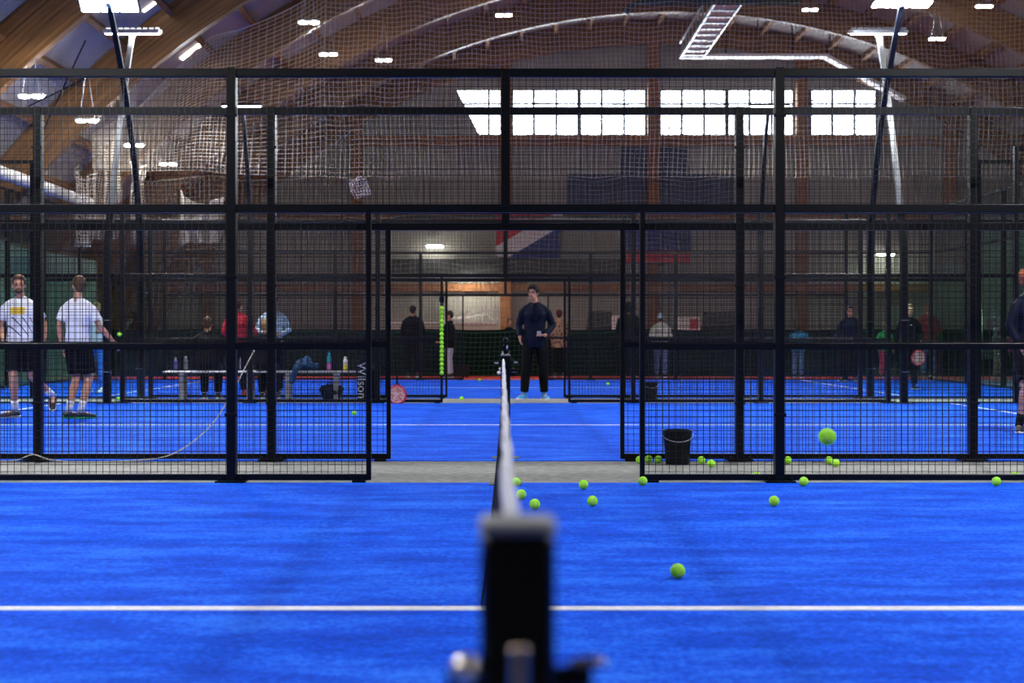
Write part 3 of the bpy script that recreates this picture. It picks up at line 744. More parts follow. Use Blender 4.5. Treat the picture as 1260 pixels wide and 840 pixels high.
# banners and flags on the end wall
YF = YG-0.03
o = MB().prism([(gx(762), gz(180.5)), (gx(847), gz(180.5)), (gx(847), gz(214)), (gx(903), gz(214)), (gx(903), gz(259)), (gx(698), gz(259)), (gx(698), gz(214)), (gx(762), gz(214))][::-1], YF-0.01, YF).build('banner', M['navybanner'])
tag(o, 'dark blue stepped banner below the windows on the end wall', 'banner')
YP = YG-0.42
def fp(px, py): return (wx(px, YP), wz(py, YP))
b = MB(); b.prism([fp(612, 261), fp(690, 261), fp(672, 267.5), fp(610, 303)], YP-0.012, YP)
b.cur = 1; b.prism([fp(690, 261), fp(700, 274), fp(689, 279), fp(623, 318), fp(610, 314), fp(610, 303), fp(672, 267.5)], YP-0.012, YP)
b.cur = 2; b.prism([fp(689, 279), fp(689, 317.5), fp(623, 318)], YP-0.012, YP)
tag(b.build('flag', [M['flagred'], M['flagwhite'], M['flagblue']]), 'red, white and blue diagonal banner near the centre of the end wall', 'flag')
b = MB(); b.prism([fp(768, 283), fp(850, 283), fp(850, 308), fp(768, 308)], YP-0.012, YP); b.cur = 1; b.prism([fp(768, 308), fp(850, 308), fp(849, 323), fp(768, 323)], YP-0.012, YP)
tag(b.build('flag', [M['flagblue'], M['flagred']]), 'dark blue and red banner right of the doorway on the end wall', 'flag')
o = MB().box(gx(478), gx(764), YG-0.46, YG-0.37, gz(342), gz(319)).build('dark_band', M['darkgrey']); tag(o, 'dark grey band above the low timber beam on the end wall', 'screen')  # dark grey box across the end wall
# things along the foot of the end wall
r = thing('storage_counter', 'cream low storage counter behind the green sheet, left of the orange column', 'counter', (wx(545, 46.5), 46.5, 0))
MB().bbox(-1.75, 1.75, -0.3, 0.3, 0, 1.42, 0.01).build('body', M['cream'], r); MB().bbox(-1.8, 1.8, -0.34, 0.34, 1.42, 1.5, 0.01).build('top', M['white'], r)
D = 46.2
for (pts, lab) in (([(547, 395), (580, 385), (612, 381), (612, 398)], 'white bent tube frame lying on the cream counter'), ([(562, 391), (600, 387), (607, 398)], 'second smaller white tube frame on the counter')):
    P_ = [Vector((wx(a, D), D+(0.1 if 'second' not in lab else 0.45), max(1.54, wz(c, D)))) for a, c in pts]
    tag(MB().tube(P_, 0.03, 6).build('tube_frame', M['white']), lab, 'tube frame')
def poster(px0, px1, py0, py1, d, lab, mm):
    b = MB(); x0, x1, z1, z0 = wx(px0, d), wx(px1, d), wz(py0, d), wz(py1, d); b.box(x0, x1, d, d+0.03, z0, z1)
    b.cur = 1; b.box(x0+(x1-x0)*0.55, x1-0.04, d-0.008, d, z0+0.08, z1-0.06)
    r = thing('poster_board', lab, 'poster', (0, 0, 0)); b.build('board', [M['white'], M[mm]], r)
    b = MB(); b.box(x0+0.02, x0+0.06, d+0.03, d+0.06, 0, z1); b.box(x1-0.06, x1-0.02, d+0.03, d+0.06, 0, z1); b.build('stand', M['poledark'], r)
poster(753, 776, 388, 406, 42.0, 'white and red board behind the hooded dark coat', 'flagred')
poster(834, 861, 390, 408, 42.0, 'white and red board right of the cream coat', 'redcloth')
for (pa, pb, pt, lab) in ((722, 752, 388, 'dark bulky gym mat stack left of the white and red board'), (865, 905, 386, 'dark gym mat stack right of the boards')):
    d = 43.0; x0, x1, z1 = wx(pa, d), wx(pb, d), wz(pt, d); b = MB(); z = 0; k = 0
    while z < z1-0.05: b.bbox(x0+0.03*(k % 3), x1-0.02*(k % 2), d-0.3, d+0.5, z, z+0.19, 0.03); z += 0.2; k += 1
    tag(b.build('gym_mat_stack', M['darkgrey']), lab, 'mat stack')

# ------------------------------------------------------------------ balls
def ball_proto(n=20):
    b = MB().ell((0, 0, 0), (0.033, 0.033, 0.033), n, n//2+2); me = b.mesh('tennis_ball', M['felt'], True)
    s = MB(); pts = []
    for k in range(41):
        t = 2*PI*k/40; a = 0.44*PI; q = Vector((math.cos(t)+0.28*math.cos(3*t), math.sin(t)-0.28*math.sin(3*t), 0.98*math.sin(2*t))).normalized()*0.0327
        pts.append(q)
    s.tube(pts, 0.0012, 4, cap=False); return me, s.mesh('seam', M['seam'])
BM, SM_ = ball_proto()
def ball(x, y, z, label, seam=True, group=None):
    o = bpy.data.objects.new('tennis_ball', BM); col.objects.link(o); o.location = (x, y, z); o.rotation_euler = (random.random()*6, random.random()*6, random.random()*6)
    tag(o, label, 'ball', group)
    if seam:
        c = bpy.data.objects.new('seam', SM_); col.objects.link(c); c.parent = o
    return o
def gball(px, py, label, zf=0.008, seam=True):
    z = 0.033+zf; d = dg(py, z); return ball(wx(px, d), d, z, label, seam)
for a in ((834, 702, 'yellow-green ball nearest the viewer, alone right of the net'), (952.5, 616, 'ball on blue turf in front of the thick fence post on the right'), (658, 620, 'lowest of the three balls close beside the net'), (641.5, 608, 'middle ball of the three beside the net tape'),
          (718, 596, 'ball on the turf edge, above the pair right of the net'), (729, 616, 'ball on turf just below the one at the turf edge, centre'), (791, 591.5, 'ball against the near fence door post foot'), (989, 592, 'ball touching the near fence just right of the thick post'), (1226, 592, 'ball at the near fence, far right')):
    gball(*a)
for a in ((635, 593, 'ball half hidden by the net tape at the turf edge'), (787, 565.5, 'ball behind the door post, left of it on the grey strip'), (798, 564.5, 'ball just right of the door post on the grey strip'), (810, 565, 'ball left of the black bucket'), (863, 566, 'first ball right of the black bucket'), (875, 570, 'second ball right of the black bucket, slightly nearer'),
          (969.5, 566, 'ball on the grey strip right of the thick fence post'), (1020, 566, 'left ball of the touching pair under the flying ball'), (1028.5, 569.5, 'right ball of the touching pair under the flying ball'), (931, 585.5, 'ball mostly hidden behind the near fence bottom rail'), (1249, 585.5, 'ball behind the bottom rail at the far right edge')):
    gball(a[0], a[1], a[2], 0.0)
for a in ((436, 508, 'lone ball on the middle court left of the doorway'), (590, 467.5, 'tiny ball on the farthest court left of the net'), (748, 472, 'tiny ball on the farthest court right of centre'), (1205, 473, 'tiny ball on the farthest court behind the right post'), (1253, 476, 'tiny ball on the farthest court at the right edge')):
    gball(*a, seam=False)
for a in ((145, 490, 'ball on the strip below the two left players'), (568, 490, 'ball under the ball tube')): gball(a[0], a[1], a[2], 0.0, False)
ball(wx(1018, 5.44), 5.44, wz(537, 5.44), 'large ball flying in mid-air at the right')
ball(wx(147, 19), 19, wz(411, 19), 'ball in the air beside the left players', False)
# tube of balls at the third fence
TX, TY = wx(543.5, FY[2]-0.15), FY[2]-0.15
r = thing('ball_tube', 'clear ball collecting tube full of balls hanging on the doorway post', 'ball tube', (TX, TY, 0))
MB().lathe([(0.037, 0.44), (0.037, 1.66)], n=16).build('tube', M['clear'], r, smooth=True)
MB().lathe([(0.04, 1.58), (0.04, 1.67), (0.0, 1.67)], n=14).build('cap', M['navycloth'], r)
MB().tube([(0, 0.037, 1.5), (0, 0.12, 1.5)], 0.012, 6).build('hook', M['black'], r)
MB().lathe([(0.034, 0.435), (0.04, 0.435), (0.04, 0.45), (0.034, 0.45)], n=14).build('ring', M['black'], r)
for k in range(16): ball(TX, TY, 0.485+k*0.0672, 'ball stacked inside the clear tube on the doorway post', False, 'balls in the tube')

# ------------------------------------------------------------------ bucket, cord, bags, bottles, benches
def bucket(px, py, h, rt, rb, lab, seam=True):
    d = dg(py); r = thing('bucket', lab, 'bucket', (wx(px, d), d, 0))
    MB().lathe([(0, 0), (rb, 0), (rb+(rt-rb)*0.9, h*0.9), (rt, h*0.93), (rt, h), (rt-0.012, h), (rb-0.01, 0.02), (0, 0.02)], n=28).build('body', M['bucket'], r, smooth=False)
    MB().lathe([(rt, h-0.015), (rt+0.006, h-0.008), (rt+0.005, h), (rt-0.01, h+0.004), (rt-0.012, h-0.01)], n=28).build('rim', M['bucket'], r)
    pts = [((rt+0.008)*math.cos(a), -(rt+0.008)*math.sin(a)*0.9-0.005, h-0.03-0.06*math.sin(a)) for a in [PI*k/14 for k in range(15)]]
    MB().tube(pts, 0.004, 5).build('handle', M['galv'], r)
bucket(833.5, 571, 0.285, 0.122, 0.098, 'black plastic bucket on the grey strip among balls')
bucket(801, 491.5, 0.29, 0.118, 0.098, 'small distant black bucket beyond the doorway post')
def cordpt(px, py, d): return (wx(px, d), d, max(0.012, wz(py, d)))
cp = [(-60, 568, 11.85), (0, 568, 11.9), (20, 566, 11.93), (36, 560, 11.95), (44, 559.5, 11.95), (60, 565, 11.9), (85, 568, 11.86), (130, 568, 11.86), (170, 566, 11.88), (205, 561, 11.92), (235, 545, 11.95), (262, 520, 11.95), (285, 485, 11.96), (300, 455, 11.96), (313, 431, 11.97)]
def smooth_path(pts, n=8):
    P_ = [Vector(p) for p in pts]; out = []
    for i in range(len(P_)-1):
        a, b_, c, d_ = P_[max(i-1, 0)], P_[i], P_[i+1], P_[min(i+2, len(P_)-1)]
        for k in range(n):
            t = k/n; out.append(0.5*((2*b_)+(c-a)*t+(2*a-5*b_+4*c-d_)*t*t+(3*b_-a-3*c+d_)*t**3))
    return out+[P_[-1]]
co = MB().tube(smooth_path([cordpt(*a) for a in cp]), 0.006, 8).build('pale_cord', M['cord'], smooth=True); tag(co, 'pale cord trailing along the second fence and rising to the right', 'cord')

def bench(px0, px1, d, lab):
    x0, x1 = wx(px0, d), wx(px1, d); c = (x0+x1)/2; w = (x1-x0)/2
    r = thing('bench', lab, 'bench', (c, d, 0))
    for k in range(4): MB().bbox(-w, w, -0.17+k*0.088, -0.17+k*0.088+0.076, 0.455, 0.485, 0.006).build('slat', M['bench'], r)
    for s in (-1, 1):
        MB().bbox(s*(w-0.3)-0.035, s*(w-0.3)+0.035, -0.16, -0.11, 0, 0.455, 0.004).build('leg', M['bench'], r); MB().bbox(s*(w-0.3)-0.035, s*(w-0.3)+0.035, 0.11, 0.16, 0, 0.455, 0.004).build('leg', M['bench'], r)
        MB().bbox(s*(w-0.3)-0.03, s*(w-0.3)+0.03, -0.11, 0.11, 0.4, 0.455, 0.004).build('crossbar', M['bench'], r)
BD = 23.05
bench(203, 331, BD, 'left grey slatted bench between the fences, with people behind'); bench(333, 437, BD, 'right grey slatted bench carrying a blue jacket and bottles')
def bottle(px, h, rad, mats, lab, d=BD):
    r = thing('bottle', lab, 'bottle', (wx(px, d), d, 0.4855))
    MB().lathe([(0, 0), (rad, 0), (rad, h*0.45)], n=16).build('lower_body', M[mats[0]], r, smooth=False)
    MB().lathe([(rad, h*0.45), (rad, h*0.72), (rad*0.6, h*0.84)], n=16).build('upper_body', M[mats[1]], r)
    MB().lathe([(rad*0.62, h*0.82), (rad*0.62, h), (0, h)], n=16).build('cap', M[mats[2]], r)
bottle(216, 0.22, 0.036, ('btpurple', 'btpurple', 'btgrey'), 'dark purple drinking bottle on the left bench')
bottle(228.5, 0.24, 0.036, ('btgrey', 'btgrey', 'white'), 'grey drinking bottle beside the purple one on the left bench')
bottle(295.5, 0.22, 0.018, ('btgrey', 'btgrey', 'btgrey'), 'slim grey bottle on the left bench near the thick post')
bottle(405, 0.31, 0.035, ('btpink', 'btteal', 'btteal'), 'tall teal and pink bottle on the right bench')
bottle(425, 0.235, 0.036, ('btyellow', 'white', 'white'), 'white bottle with a yellow base on the right bench')

# cloth lump helper through voxel union
def remesh(b, name, m, parent, vox=0.012, it=4, fac=0.5, loc=(0,0,0)):
    me = b.mesh(name, m); o = bpy.data.objects.new(name, me); col.objects.link(o)
    md = o.modifiers.new('r', 'REMESH'); md.mode = 'VOXEL'; md.voxel_size = vox; md.use_smooth_shade = True
    sm = o.modifiers.new('s', 'SMOOTH'); sm.iterations = it; sm.factor = fac
    dp = bpy.context.evaluated_depsgraph_get(); ne = bpy.data.meshes.new_from_object(o.evaluated_get(dp)); ne.name = name
    o.modifiers.clear(); o.data = ne; bpy.data.meshes.remove(me)
    if not ne.materials: ne.materials.append(m)
    o.location = loc
    if parent: o.parent = parent
    return o
b = MB(); random.seed(3)
jx = wx(378, BD); JZ = 0.56
for k in range(26):
    a = random.random()*6.28; q = random.random()
    b.ell((0.17*math.cos(a)*q, 0.08*math.sin(a)*q, 0.02+0.13*random.random()*(1-q*0.6)), (0.075, 0.06, 0.03), 10, 7, Euler((random.random()*3, random.random()*3, random.random()*3)).to_matrix())
b.tube([(-0.1, -0.16, 0.06), (-0.15, -0.215, 0.0), (-0.19, -0.22, -0.14), (-0.24, -0.22, -0.26)], [(0.07, 0.035), (0.06, 0.03), (0.055, 0.03), (0.04, 0.025)], 10)
b.ell((-0.04, -0.1, 0.04), (0.1, 0.1, 0.05)); b.ell((0.0, 0, 0.0), (0.2, 0.12, 0.05))
o = remesh(b, 'jacket', M['petrol'], None, 0.012, 3, loc=(jx, BD, JZ-0.02)); tag(o, 'crumpled dark blue jacket on the bench, sleeve hanging down', 'jacket')

# racket bag with vertical lettering
def racket_bag(px, py0, py1, d, w, lab, text=None, lean=0.0):
    z1 = wz(py0, d); x = wx(px, d)
    r = thing('racket_bag', lab, 'bag', (x, d, 0.0), 0); r.rotation_euler = (0, lean, 0)
    b = MB(); pts = [(0, 0, 0.01), (0, 0, 0.06), (0, 0, z1*0.5), (0, 0, z1*0.85), (0, 0, z1)]
    b.tube(pts, [(w*0.8, 0.08), (w, 0.11), (w*1.05, 0.12), (w*0.9, 0.1), (w*0.5, 0.06)], 14, ref=(1, 0, 0)); b.build('body', M['blackcloth'], r, smooth=False)
    MB().tube([(w*0.3, 0.1, z1*0.9), (w*0.5, 0.17, z1*0.6), (w*0.3, 0.12, z1*0.25)], 0.015, 6).build('strap', M['blackcloth'], r)
    if text:
        cv = bpy.data.curves.new('t', 'FONT'); cv.body = text; cv.size = 0.2; cv.extrude = 0.002; cv.align_x = 'CENTER'; cv.align_y = 'CENTER'
        t = bpy.data.objects.new('t', cv); col.objects.link(t); dp = bpy.context.evaluated_depsgraph_get(); dp.update()
        me = bpy.data.meshes.new_from_object(t.evaluated_get(dp)); bpy.data.objects.remove(t); me.materials.clear(); me.materials.append(M['bagtext'])
        o = bpy.data.objects.new('lettering', me); col.objects.link(o); o.parent = r; o.location = (0.0, -0.128, z1*0.5); o.rotation_euler = (PI/2, PI/2, 0)
    return r
racket_bag(446, 441, 495, 22.6, 0.085, 'black racket bag with white vertical lettering standing by the fence', 'Wilson')
racket_bag(461, 447, 494, 22.75, 0.07, 'plain black racket bag right of the lettered one')
r = thing('small_bag', 'small dark blue sports bag on the floor under the right bench', 'bag', (wx(408, 23.0), 23.0, 0))
bb = MB(); bb.tube([(-0.17, 0, 0.12), (-0.15, 0, 0.13), (0, 0, 0.14), (0.15, 0, 0.13), (0.17, 0, 0.12)], [(0.08, 0.08), (0.11, 0.12), (0.12, 0.14), (0.11, 0.12), (0.08, 0.08)], 14, ref=(0, 1, 0)); bb.build('body', M['navycloth'], r, smooth=True)
MB().tube([(-0.08, -0.05, 0.25), (-0.05, -0.05, 0.3), (0.05, -0.05, 0.3), (0.08, -0.05, 0.25)], 0.01, 6).build('handle', M['blackcloth'], r)
r = thing('suitcase', 'black suitcase on the floor beside the man in grey trousers', 'suitcase', (wx(566, 35.2), 35.2, 0))
MB().bbox(-0.21, 0.21, -0.12, 0.12, 0.03, 0.32, 0.02).build('body', M['bucket'], r); MB().tube([(-0.07, 0, 0.31), (-0.07, 0, 0.36), (0.07, 0, 0.36), (0.07, 0, 0.31)], 0.01, 6).build('handle', M['black'], r)
for s in (-1, 1): MB().tube([(s*0.17, -0.05, 0.02), (s*0.17, 0.05, 0.02)], 0.022, 8).build('wheel', M['black'], r)

def racket(loc, rot, face, lab, sc_=1.0, parentless=True):
    r = thing('padel_racket', lab, 'racket', loc); r.rotation_euler = rot
    out = [(0.13*math.sin(a)*(1-0.1*math.cos(a)), 0.12+0.14*math.cos(a) + (0.0)) for a in [2*PI*k/28 for k in range(28)]]
    b = MB().prism(out, -0.015, 0.015); b.build('face', M[face], r)
    f = MB(); pts = [(x*1.02, 0, z) for x, z in out]; f.tube(pts+[pts[0]], (0.0, 0) and 0.02, 6, cap=False); f.build('frame', M['redcloth' if face == 'racketorange' else 'blackcloth'], r, smooth=True)
    h = MB()
    for iy in range(-4, 5):
        for ix in range(-4, 5):
            x, z = ix*0.024, 0.12+iy*0.024
            if (x/0.1)**2+((z-0.12)/0.11)**2 < 1: h.tube([(x, -0.0165, z), (x, 0.0165, z)], 0.006, 6)
    h.build('holes', M['blackcloth'], r)
    MB().tube([(-0.045, 0, 0.255), (0, 0, 0.31), (0.045, 0, 0.255)], 0.012, 6).build('throat', M['blackcloth'], r)
    MB().tube([(0, 0, 0.3), (0, 0, 0.42)], 0.016, 8).build('handle', M['blackcloth'], r)
    return r
racket((wx(488.5, 21.95), 21.93, 0.025), (-0.08, 0, 0), 'racketorange', 'coral padel racket with holes standing head down against the fence')

# silver ball trolley at the right
r = thing('ball_trolley', 'thin silver ball trolley frame at the right, behind the thick post', 'trolley', (wx(1216, 31), 31, 0))
k = MB()
for s in (-1, 1): k.tube([(s*0.13, 0, 1.6), (s*0.15, -0.05, 0.9), (s*0.28, -0.2, 0.02)], 0.012, 6); k.tube([(s*0.13, 0.02, 1.6), (s*0.2, 0.25, 0.02)], 0.012, 6)
k.tube([(-0.13, 0, 1.6), (-0.1, 0, 1.65), (0.1, 0, 1.65), (0.13, 0, 1.6)], 0.013, 6); k.build('frame', M['steel'], r)
k = MB()
for z in (0.55, 0.62, 0.7, 0.78): k.tube([(-0.2, -0.15, z), (0.2, -0.15, z), (0.2, 0.15, z), (-0.2, 0.15, z), (-0.2, -0.15, z)], 0.005, 4)
for q in range(-3, 4): k.tube([(q*0.06, -0.15, 0.55), (q*0.06, -0.15, 0.78)], 0.004, 4); k.tube([(q*0.06, 0.15, 0.55), (q*0.06, 0.15, 0.78)], 0.004, 4)
k.build('basket', M['galv'], r)
for s in (-1, 1): MB().tube([(s*0.29, -0.2, 0.05), (s*0.31, -0.2, 0.05)], 0.05, 12).build('wheel', M['black'], r)

# ------------------------------------------------------------------ people
BASE = dict(pelvis=(0, 0, 0.95), waist=(0, 0, 1.1), chest=(0, -0.01, 1.32), neck=(0, 0.01, 1.49), head=(0, -0.015, 1.665),
            sl=(-0.18, 0, 1.405), sr=(0.18, 0, 1.405), el=(-0.245, 0.03, 1.15), er=(0.245, 0.03, 1.15), wl=(-0.25, -0.06, 0.9), wr=(0.25, -0.06, 0.9),
            hl=(-0.09, 0, 0.93), hr=(0.09, 0, 0.93), kl=(-0.105, -0.015, 0.5), kr=(0.105, -0.015, 0.5), al=(-0.115, 0.02, 0.085), ar=(0.115, 0.02, 0.085),
            tl=(-0.14, -0.16, 0.03), tr=(0.14, -0.16, 0.03))
def lerp(a, b, t): return a+(b-a)*t
def hand(b, w, dirv, palm, side, curl=0.5):
    d = dirv.normalized(); p = (palm - d*palm.dot(d)).normalized(); s = d.cross(p)*side
    c = w+d*0.045
    R = Matrix((s, p, d)).transposed()
    b.ell(c, (0.038, 0.016, 0.055), 12, 8, R)
    for k, (o, ln) in enumerate(((-0.028, 0.066), (-0.0095, 0.078), (0.0095, 0.073), (0.028, 0.058))):
        k0 = w+d*0.085+s*o; k1 = k0+d*ln*0.45+p*ln*0.15*curl; k2 = k1+d*ln*0.3*(1-0.5*curl)+p*ln*0.4*curl; k3 = k2+d*ln*0.2*(1-curl)+p*ln*0.3*curl
        b.tube([k0-d*0.02, k0, k1, k2, k3], [0.009, 0.0095, 0.009, 0.0085, 0.007], 7)
    t0 = w+d*0.03-s*0.026; t1 = t0-s*0.025+d*0.025+p*0.008; t2 = t1-s*0.006+d*0.03+p*0.012
    b.tube([t0, t1, t2], [0.013, 0.011, 0.009], 7)
def person(px=None, d=None, H=1.8, head_turn=0.0, heading=0.0, J=None, top=('tee', 'tee'), bottom=('shorts', 'blackcloth'), shoe='shoeblack', sole='shoewhite', hair='hairdark', hat=None, label='', vox=0.009,
           face=True, beard=None, longhair=False, hood=False, sock=None, bulk=1.0, x=None, hand_curl=0.5, extra=None, hairvol=1.0, z0=0.0):
    X = wx(px, d) if x is None else x
    r = thing('person', label, 'person', (X, d, z0), heading)
    k = H/1.8
    j = {a: Vector(c) for a, c in BASE.items()}
    for a, c in (J or {}).items(): j[a] = Vector(c)
    S = {}
    b = MB()
    # torso
    up = j['chest']-j['waist']
    side = (j['sr']-j['sl']).normalized()
    def torso(bb, g, z_lo=None, neck=True, flare=0.0):
        pts = [j['pelvis']-Vector((0, 0, 0.08 if z_lo is None else z_lo)), j['pelvis'], j['waist'], lerp(j['waist'], j['chest'], 0.6), j['chest'], lerp(j['chest'], j['neck'], 0.55), lerp(j['chest'], j['neck'], 0.85)]
        rad = [(0.14+g+flare, 0.1+g+flare), (0.16+g+flare, 0.115+g), (0.138+g*1.3, 0.102+g*1.2), (0.152+g, 0.11+g), (0.172+g, 0.118+g), (0.14+g*0.7, 0.09+g), (0.075+g, 0.066+g*0.6)]
        bb.tube(pts, rad, 16, ref=side)
    def sleeve(bb, s, g, upto):
        a, e, w = j['s'+s], j['e'+s], j['w'+s]
        inner = lerp(a, j['neck'], 0.55)-Vector((0, 0, 0.05)); ax = lerp(a, j['neck'], 0.1)-Vector((0, 0, 0.012))
        if upto == 'short': 
            pts = [inner, ax, lerp(a, e, 0.16), lerp(a, e, 0.35), lerp(a, e, 0.72)]; rd = [0.042+g, 0.043+g, 0.05+g, 0.053+g, 0.055+g*1.4]
        else: pts = [inner, ax, lerp(a, e, 0.16), lerp(a, e, 0.5), e, lerp(e, w, 0.5), lerp(e, w, 0.94)]; rd = [0.04+g, 0.042+g, 0.048+g, 0.046+g, 0.041+g, 0.036+g, 0.03+g]
        bb.tube(pts, rd, 12)
    torso(b, 0.0)
    for s in 'lr':
        a, e, w = j['s'+s], j['e'+s], j['w'+s]
        b.tube([lerp(a, j['neck'], 0.5)-Vector((0, 0, 0.05)), lerp(a, j['neck'], 0.1)-Vector((0, 0, 0.01)), lerp(a, e, 0.2), e, lerp(e, w, 0.3), w, w+(w-e).normalized()*0.02], [0.045, 0.05, 0.05, 0.038, 0.04, 0.026, 0.024], 12)
        sd = 1 if s == 'r' else -1
        inw = Vector((-sd, -0.3, 0)) 
        hd_ = (w-e).normalized()
        if J and ('h_'+s) in J: hd_ = Vector(J['h_'+s]).normalized(); inw = Vector((-sd*0.2, -0.2, -1))
        hand(b, w, hd_, inw, sd, hand_curl)
        h, kn, an, to = j['h'+s], j['k'+s], j['a'+s], j['t'+s]
        b.tube([lerp(h, j['pelvis'], 0.3)+Vector((0, 0, 0.02)), h, lerp(h, kn, 0.4), kn, lerp(kn, an, 0.32), lerp(kn, an, 0.75), an, an-Vector((0, 0, 0.03))], [0.09, 0.088, 0.074, 0.053, 0.056, 0.038, 0.034, 0.033], 12)
        fd = (to-an); b.tube([an+Vector((0, 0, -0.02)), lerp(an, to, 0.4)+Vector((0, 0, -0.008)), lerp(an, to, 0.65)], [(0.03, 0.03), (0.03, 0.02), (0.022, 0.013)], 10)
    # head
    hc = j['head']; nb = j['neck']
    b.tube([nb-Vector((0, 0, 0.05)), nb, lerp(nb, hc, 0.6)], [0.065, 0.056, 0.054], 12)
    R = Matrix.Rotation(head_turn, 3, 'Z')
    def hp(v): return hc+R @ Vector(v)
    b.ell(hp((0, 0.012, 0.022)), (0.076, 0.096, 0.1), 16, 12, R); b.ell(hp((0, -0.022, -0.052)), (0.055, 0.066, 0.066), 14, 10, R); b.ell(hp((0, -0.06, -0.088)), (0.026, 0.022, 0.02), 10, 8, R)
    b.tube([hp((0, -0.084, 0.02)), hp((0, -0.1, -0.005)), hp((0, -0.112, -0.03)), hp((0, -0.092, -0.038))], [0.008, 0.011, 0.014, 0.009], 8)
    b.ell(hp((0, -0.082, 0.032)), (0.05, 0.012, 0.01), 10, 6, R)
    for s in (-1, 1): b.ell(hp((s*0.078, 0.012, -0.005)), (0.01, 0.02, 0.032), 8, 8, R)
    body = remesh(b, 'body', M['skin'], r, vox, 3)
    if face:
        for s in (-1, 1): MB().ell(hp((s*0.03, -0.087, 0.008)), (0.013, 0.009, 0.007), 8, 6, R).build('eye', M['eye'], r, smooth=True)
        MB().ell(hp((0, -0.09, -0.062)), (0.022, 0.008, 0.006), 8, 6, R).build('mouth', M['lip'], r, smooth=True)
    # hair / hat
    v = hairvol
    b = MB(); b.ell(hp((0, 0.03, 0.045)), (0.085*v, 0.098*v, 0.095*v), 16, 12, R); b.ell(hp((0, -0.03, 0.092)), (0.066*v, 0.058*v, 0.038*v), 12, 8, R); b.ell(hp((0, 0.06, -0.01)), (0.068*v, 0.06*v, 0.07*v), 12, 8, R)
    for s in (-1, 1): b.ell(hp((s*0.068, -0.005, 0.04)), (0.02*v, 0.045*v, 0.045*v), 10, 8, R)
    if longhair: b.tube([hp((0, 0.06, 0)), hp((0, 0.085, -0.1)), hp((0, 0.09, -0.2))], [(0.07, 0.05), (0.075, 0.045), (0.05, 0.03)], 12)
    remesh(b, 'hair', M[hair], r, 0.009, 2)
    if beard:
        b = MB(); b.ell(hp((0, -0.045, -0.075)), (0.052, 0.056, 0.042), 12, 8, R); b.ell(hp((0, -0.088, -0.048)), (0.03, 0.012, 0.008), 8, 6, R); remesh(b, 'beard', M[beard], r, 0.008, 2)
    if hat:
        b = MB(); b.ell(hp((0, 0.02, 0.06)), (0.092, 0.108, 0.095), 16, 12, R); b.tube([hp((0, 0.02, 0.01)), hp((0, 0.02, 0.045))], [(0.093, 0.108)]*2, 18); remesh(b, 'hat', M[hat], r, 0.01, 2)
    # top
    kind, m = top
    def traps(bb, g_):
        for s_ in 'lr': bb.tube([j['neck']+Vector((0, 0, 0.0)), lerp(j['neck'], j['s'+s_], 0.5), lerp(j['neck'], j['s'+s_], 0.88)], [0.05+g_, 0.046+g_, 0.04+g_], 10)
    g = {'tee': 0.016, 'shirt': 0.016, 'jacket': 0.028, 'puffer': 0.05, 'blazer': 0.022}[kind]*bulk
    b = MB()
    lo = {'tee': 0.06, 'shirt': 0.06, 'jacket': 0.1, 'puffer': 0.16, 'blazer': 0.14}[kind]
    torso(b, g, lo, flare=0.012 if kind != 'tee' else 0.0)
    traps(b, g*0.5)
    for s in 'lr': sleeve(b, s, g*0.7, 'short' if kind == 'tee' else 'long')
    if kind in ('jacket', 'puffer', 'blazer'): b.tube([j['neck']-Vector((0, 0, 0.05)), j['neck']+Vector((0, 0.008, 0.012 if kind == 'blazer' else 0.03))], [(0.085+g*0.5, 0.075+g*0.5), (0.066+g*0.4, 0.066+g*0.4)], 14)
    if hood: b.ell(hp((0, 0.035, 0.02)), (0.115, 0.125, 0.14), 16, 12, R)
    if kind == 'puffer':
        for q in range(5): z_ = lerp(j['pelvis'], j['chest'], q/4.2); b.tube([z_-Vector((0, 0, 0.035)), z_, z_+Vector((0, 0, 0.035))], [(0.15+g, 0.11+g), (0.172+g, 0.132+g), (0.15+g, 0.11+g)], 16, ref=side)
    remesh(b, {'tee': 'tee_shirt', 'shirt': 'shirt', 'jacket': 'jacket', 'puffer': 'puffer_jacket', 'blazer': 'blazer'}[kind], M[m], r, 0.011, 3)
    # bottom
    kind, m = bottom; b = MB()
    b.tube([j['pelvis']+Vector((0, 0, 0.1)), j['pelvis'], j['pelvis']-Vector((0, 0, 0.07))], [(0.148, 0.113), (0.172, 0.127), (0.155, 0.118)], 16, ref=side)
    for s in 'lr':
        h, kn, an = j['h'+s], j['k'+s], j['a'+s]
        if kind == 'shorts': b.tube([h+Vector((0, 0, 0.02)), lerp(h, kn, 0.4), lerp(h, kn, 0.85)], [0.1, 0.1, 0.1], 12)
        else:
            e = 0.006 if kind == 'leggings' else 0.018
            b.tube([h+Vector((0, 0, 0.02)), lerp(h, kn, 0.4), kn, lerp(kn, an, 0.35), lerp(kn, an, 0.93)], [0.095+e*0.3, 0.08+e, 0.058+e, 0.06+e, 0.038+e*1.5], 12)
    remesh(b, {'shorts': 'shorts', 'leggings': 'leggings', 'trousers': 'trousers'}[kind], M[m], r, 0.011, 3)
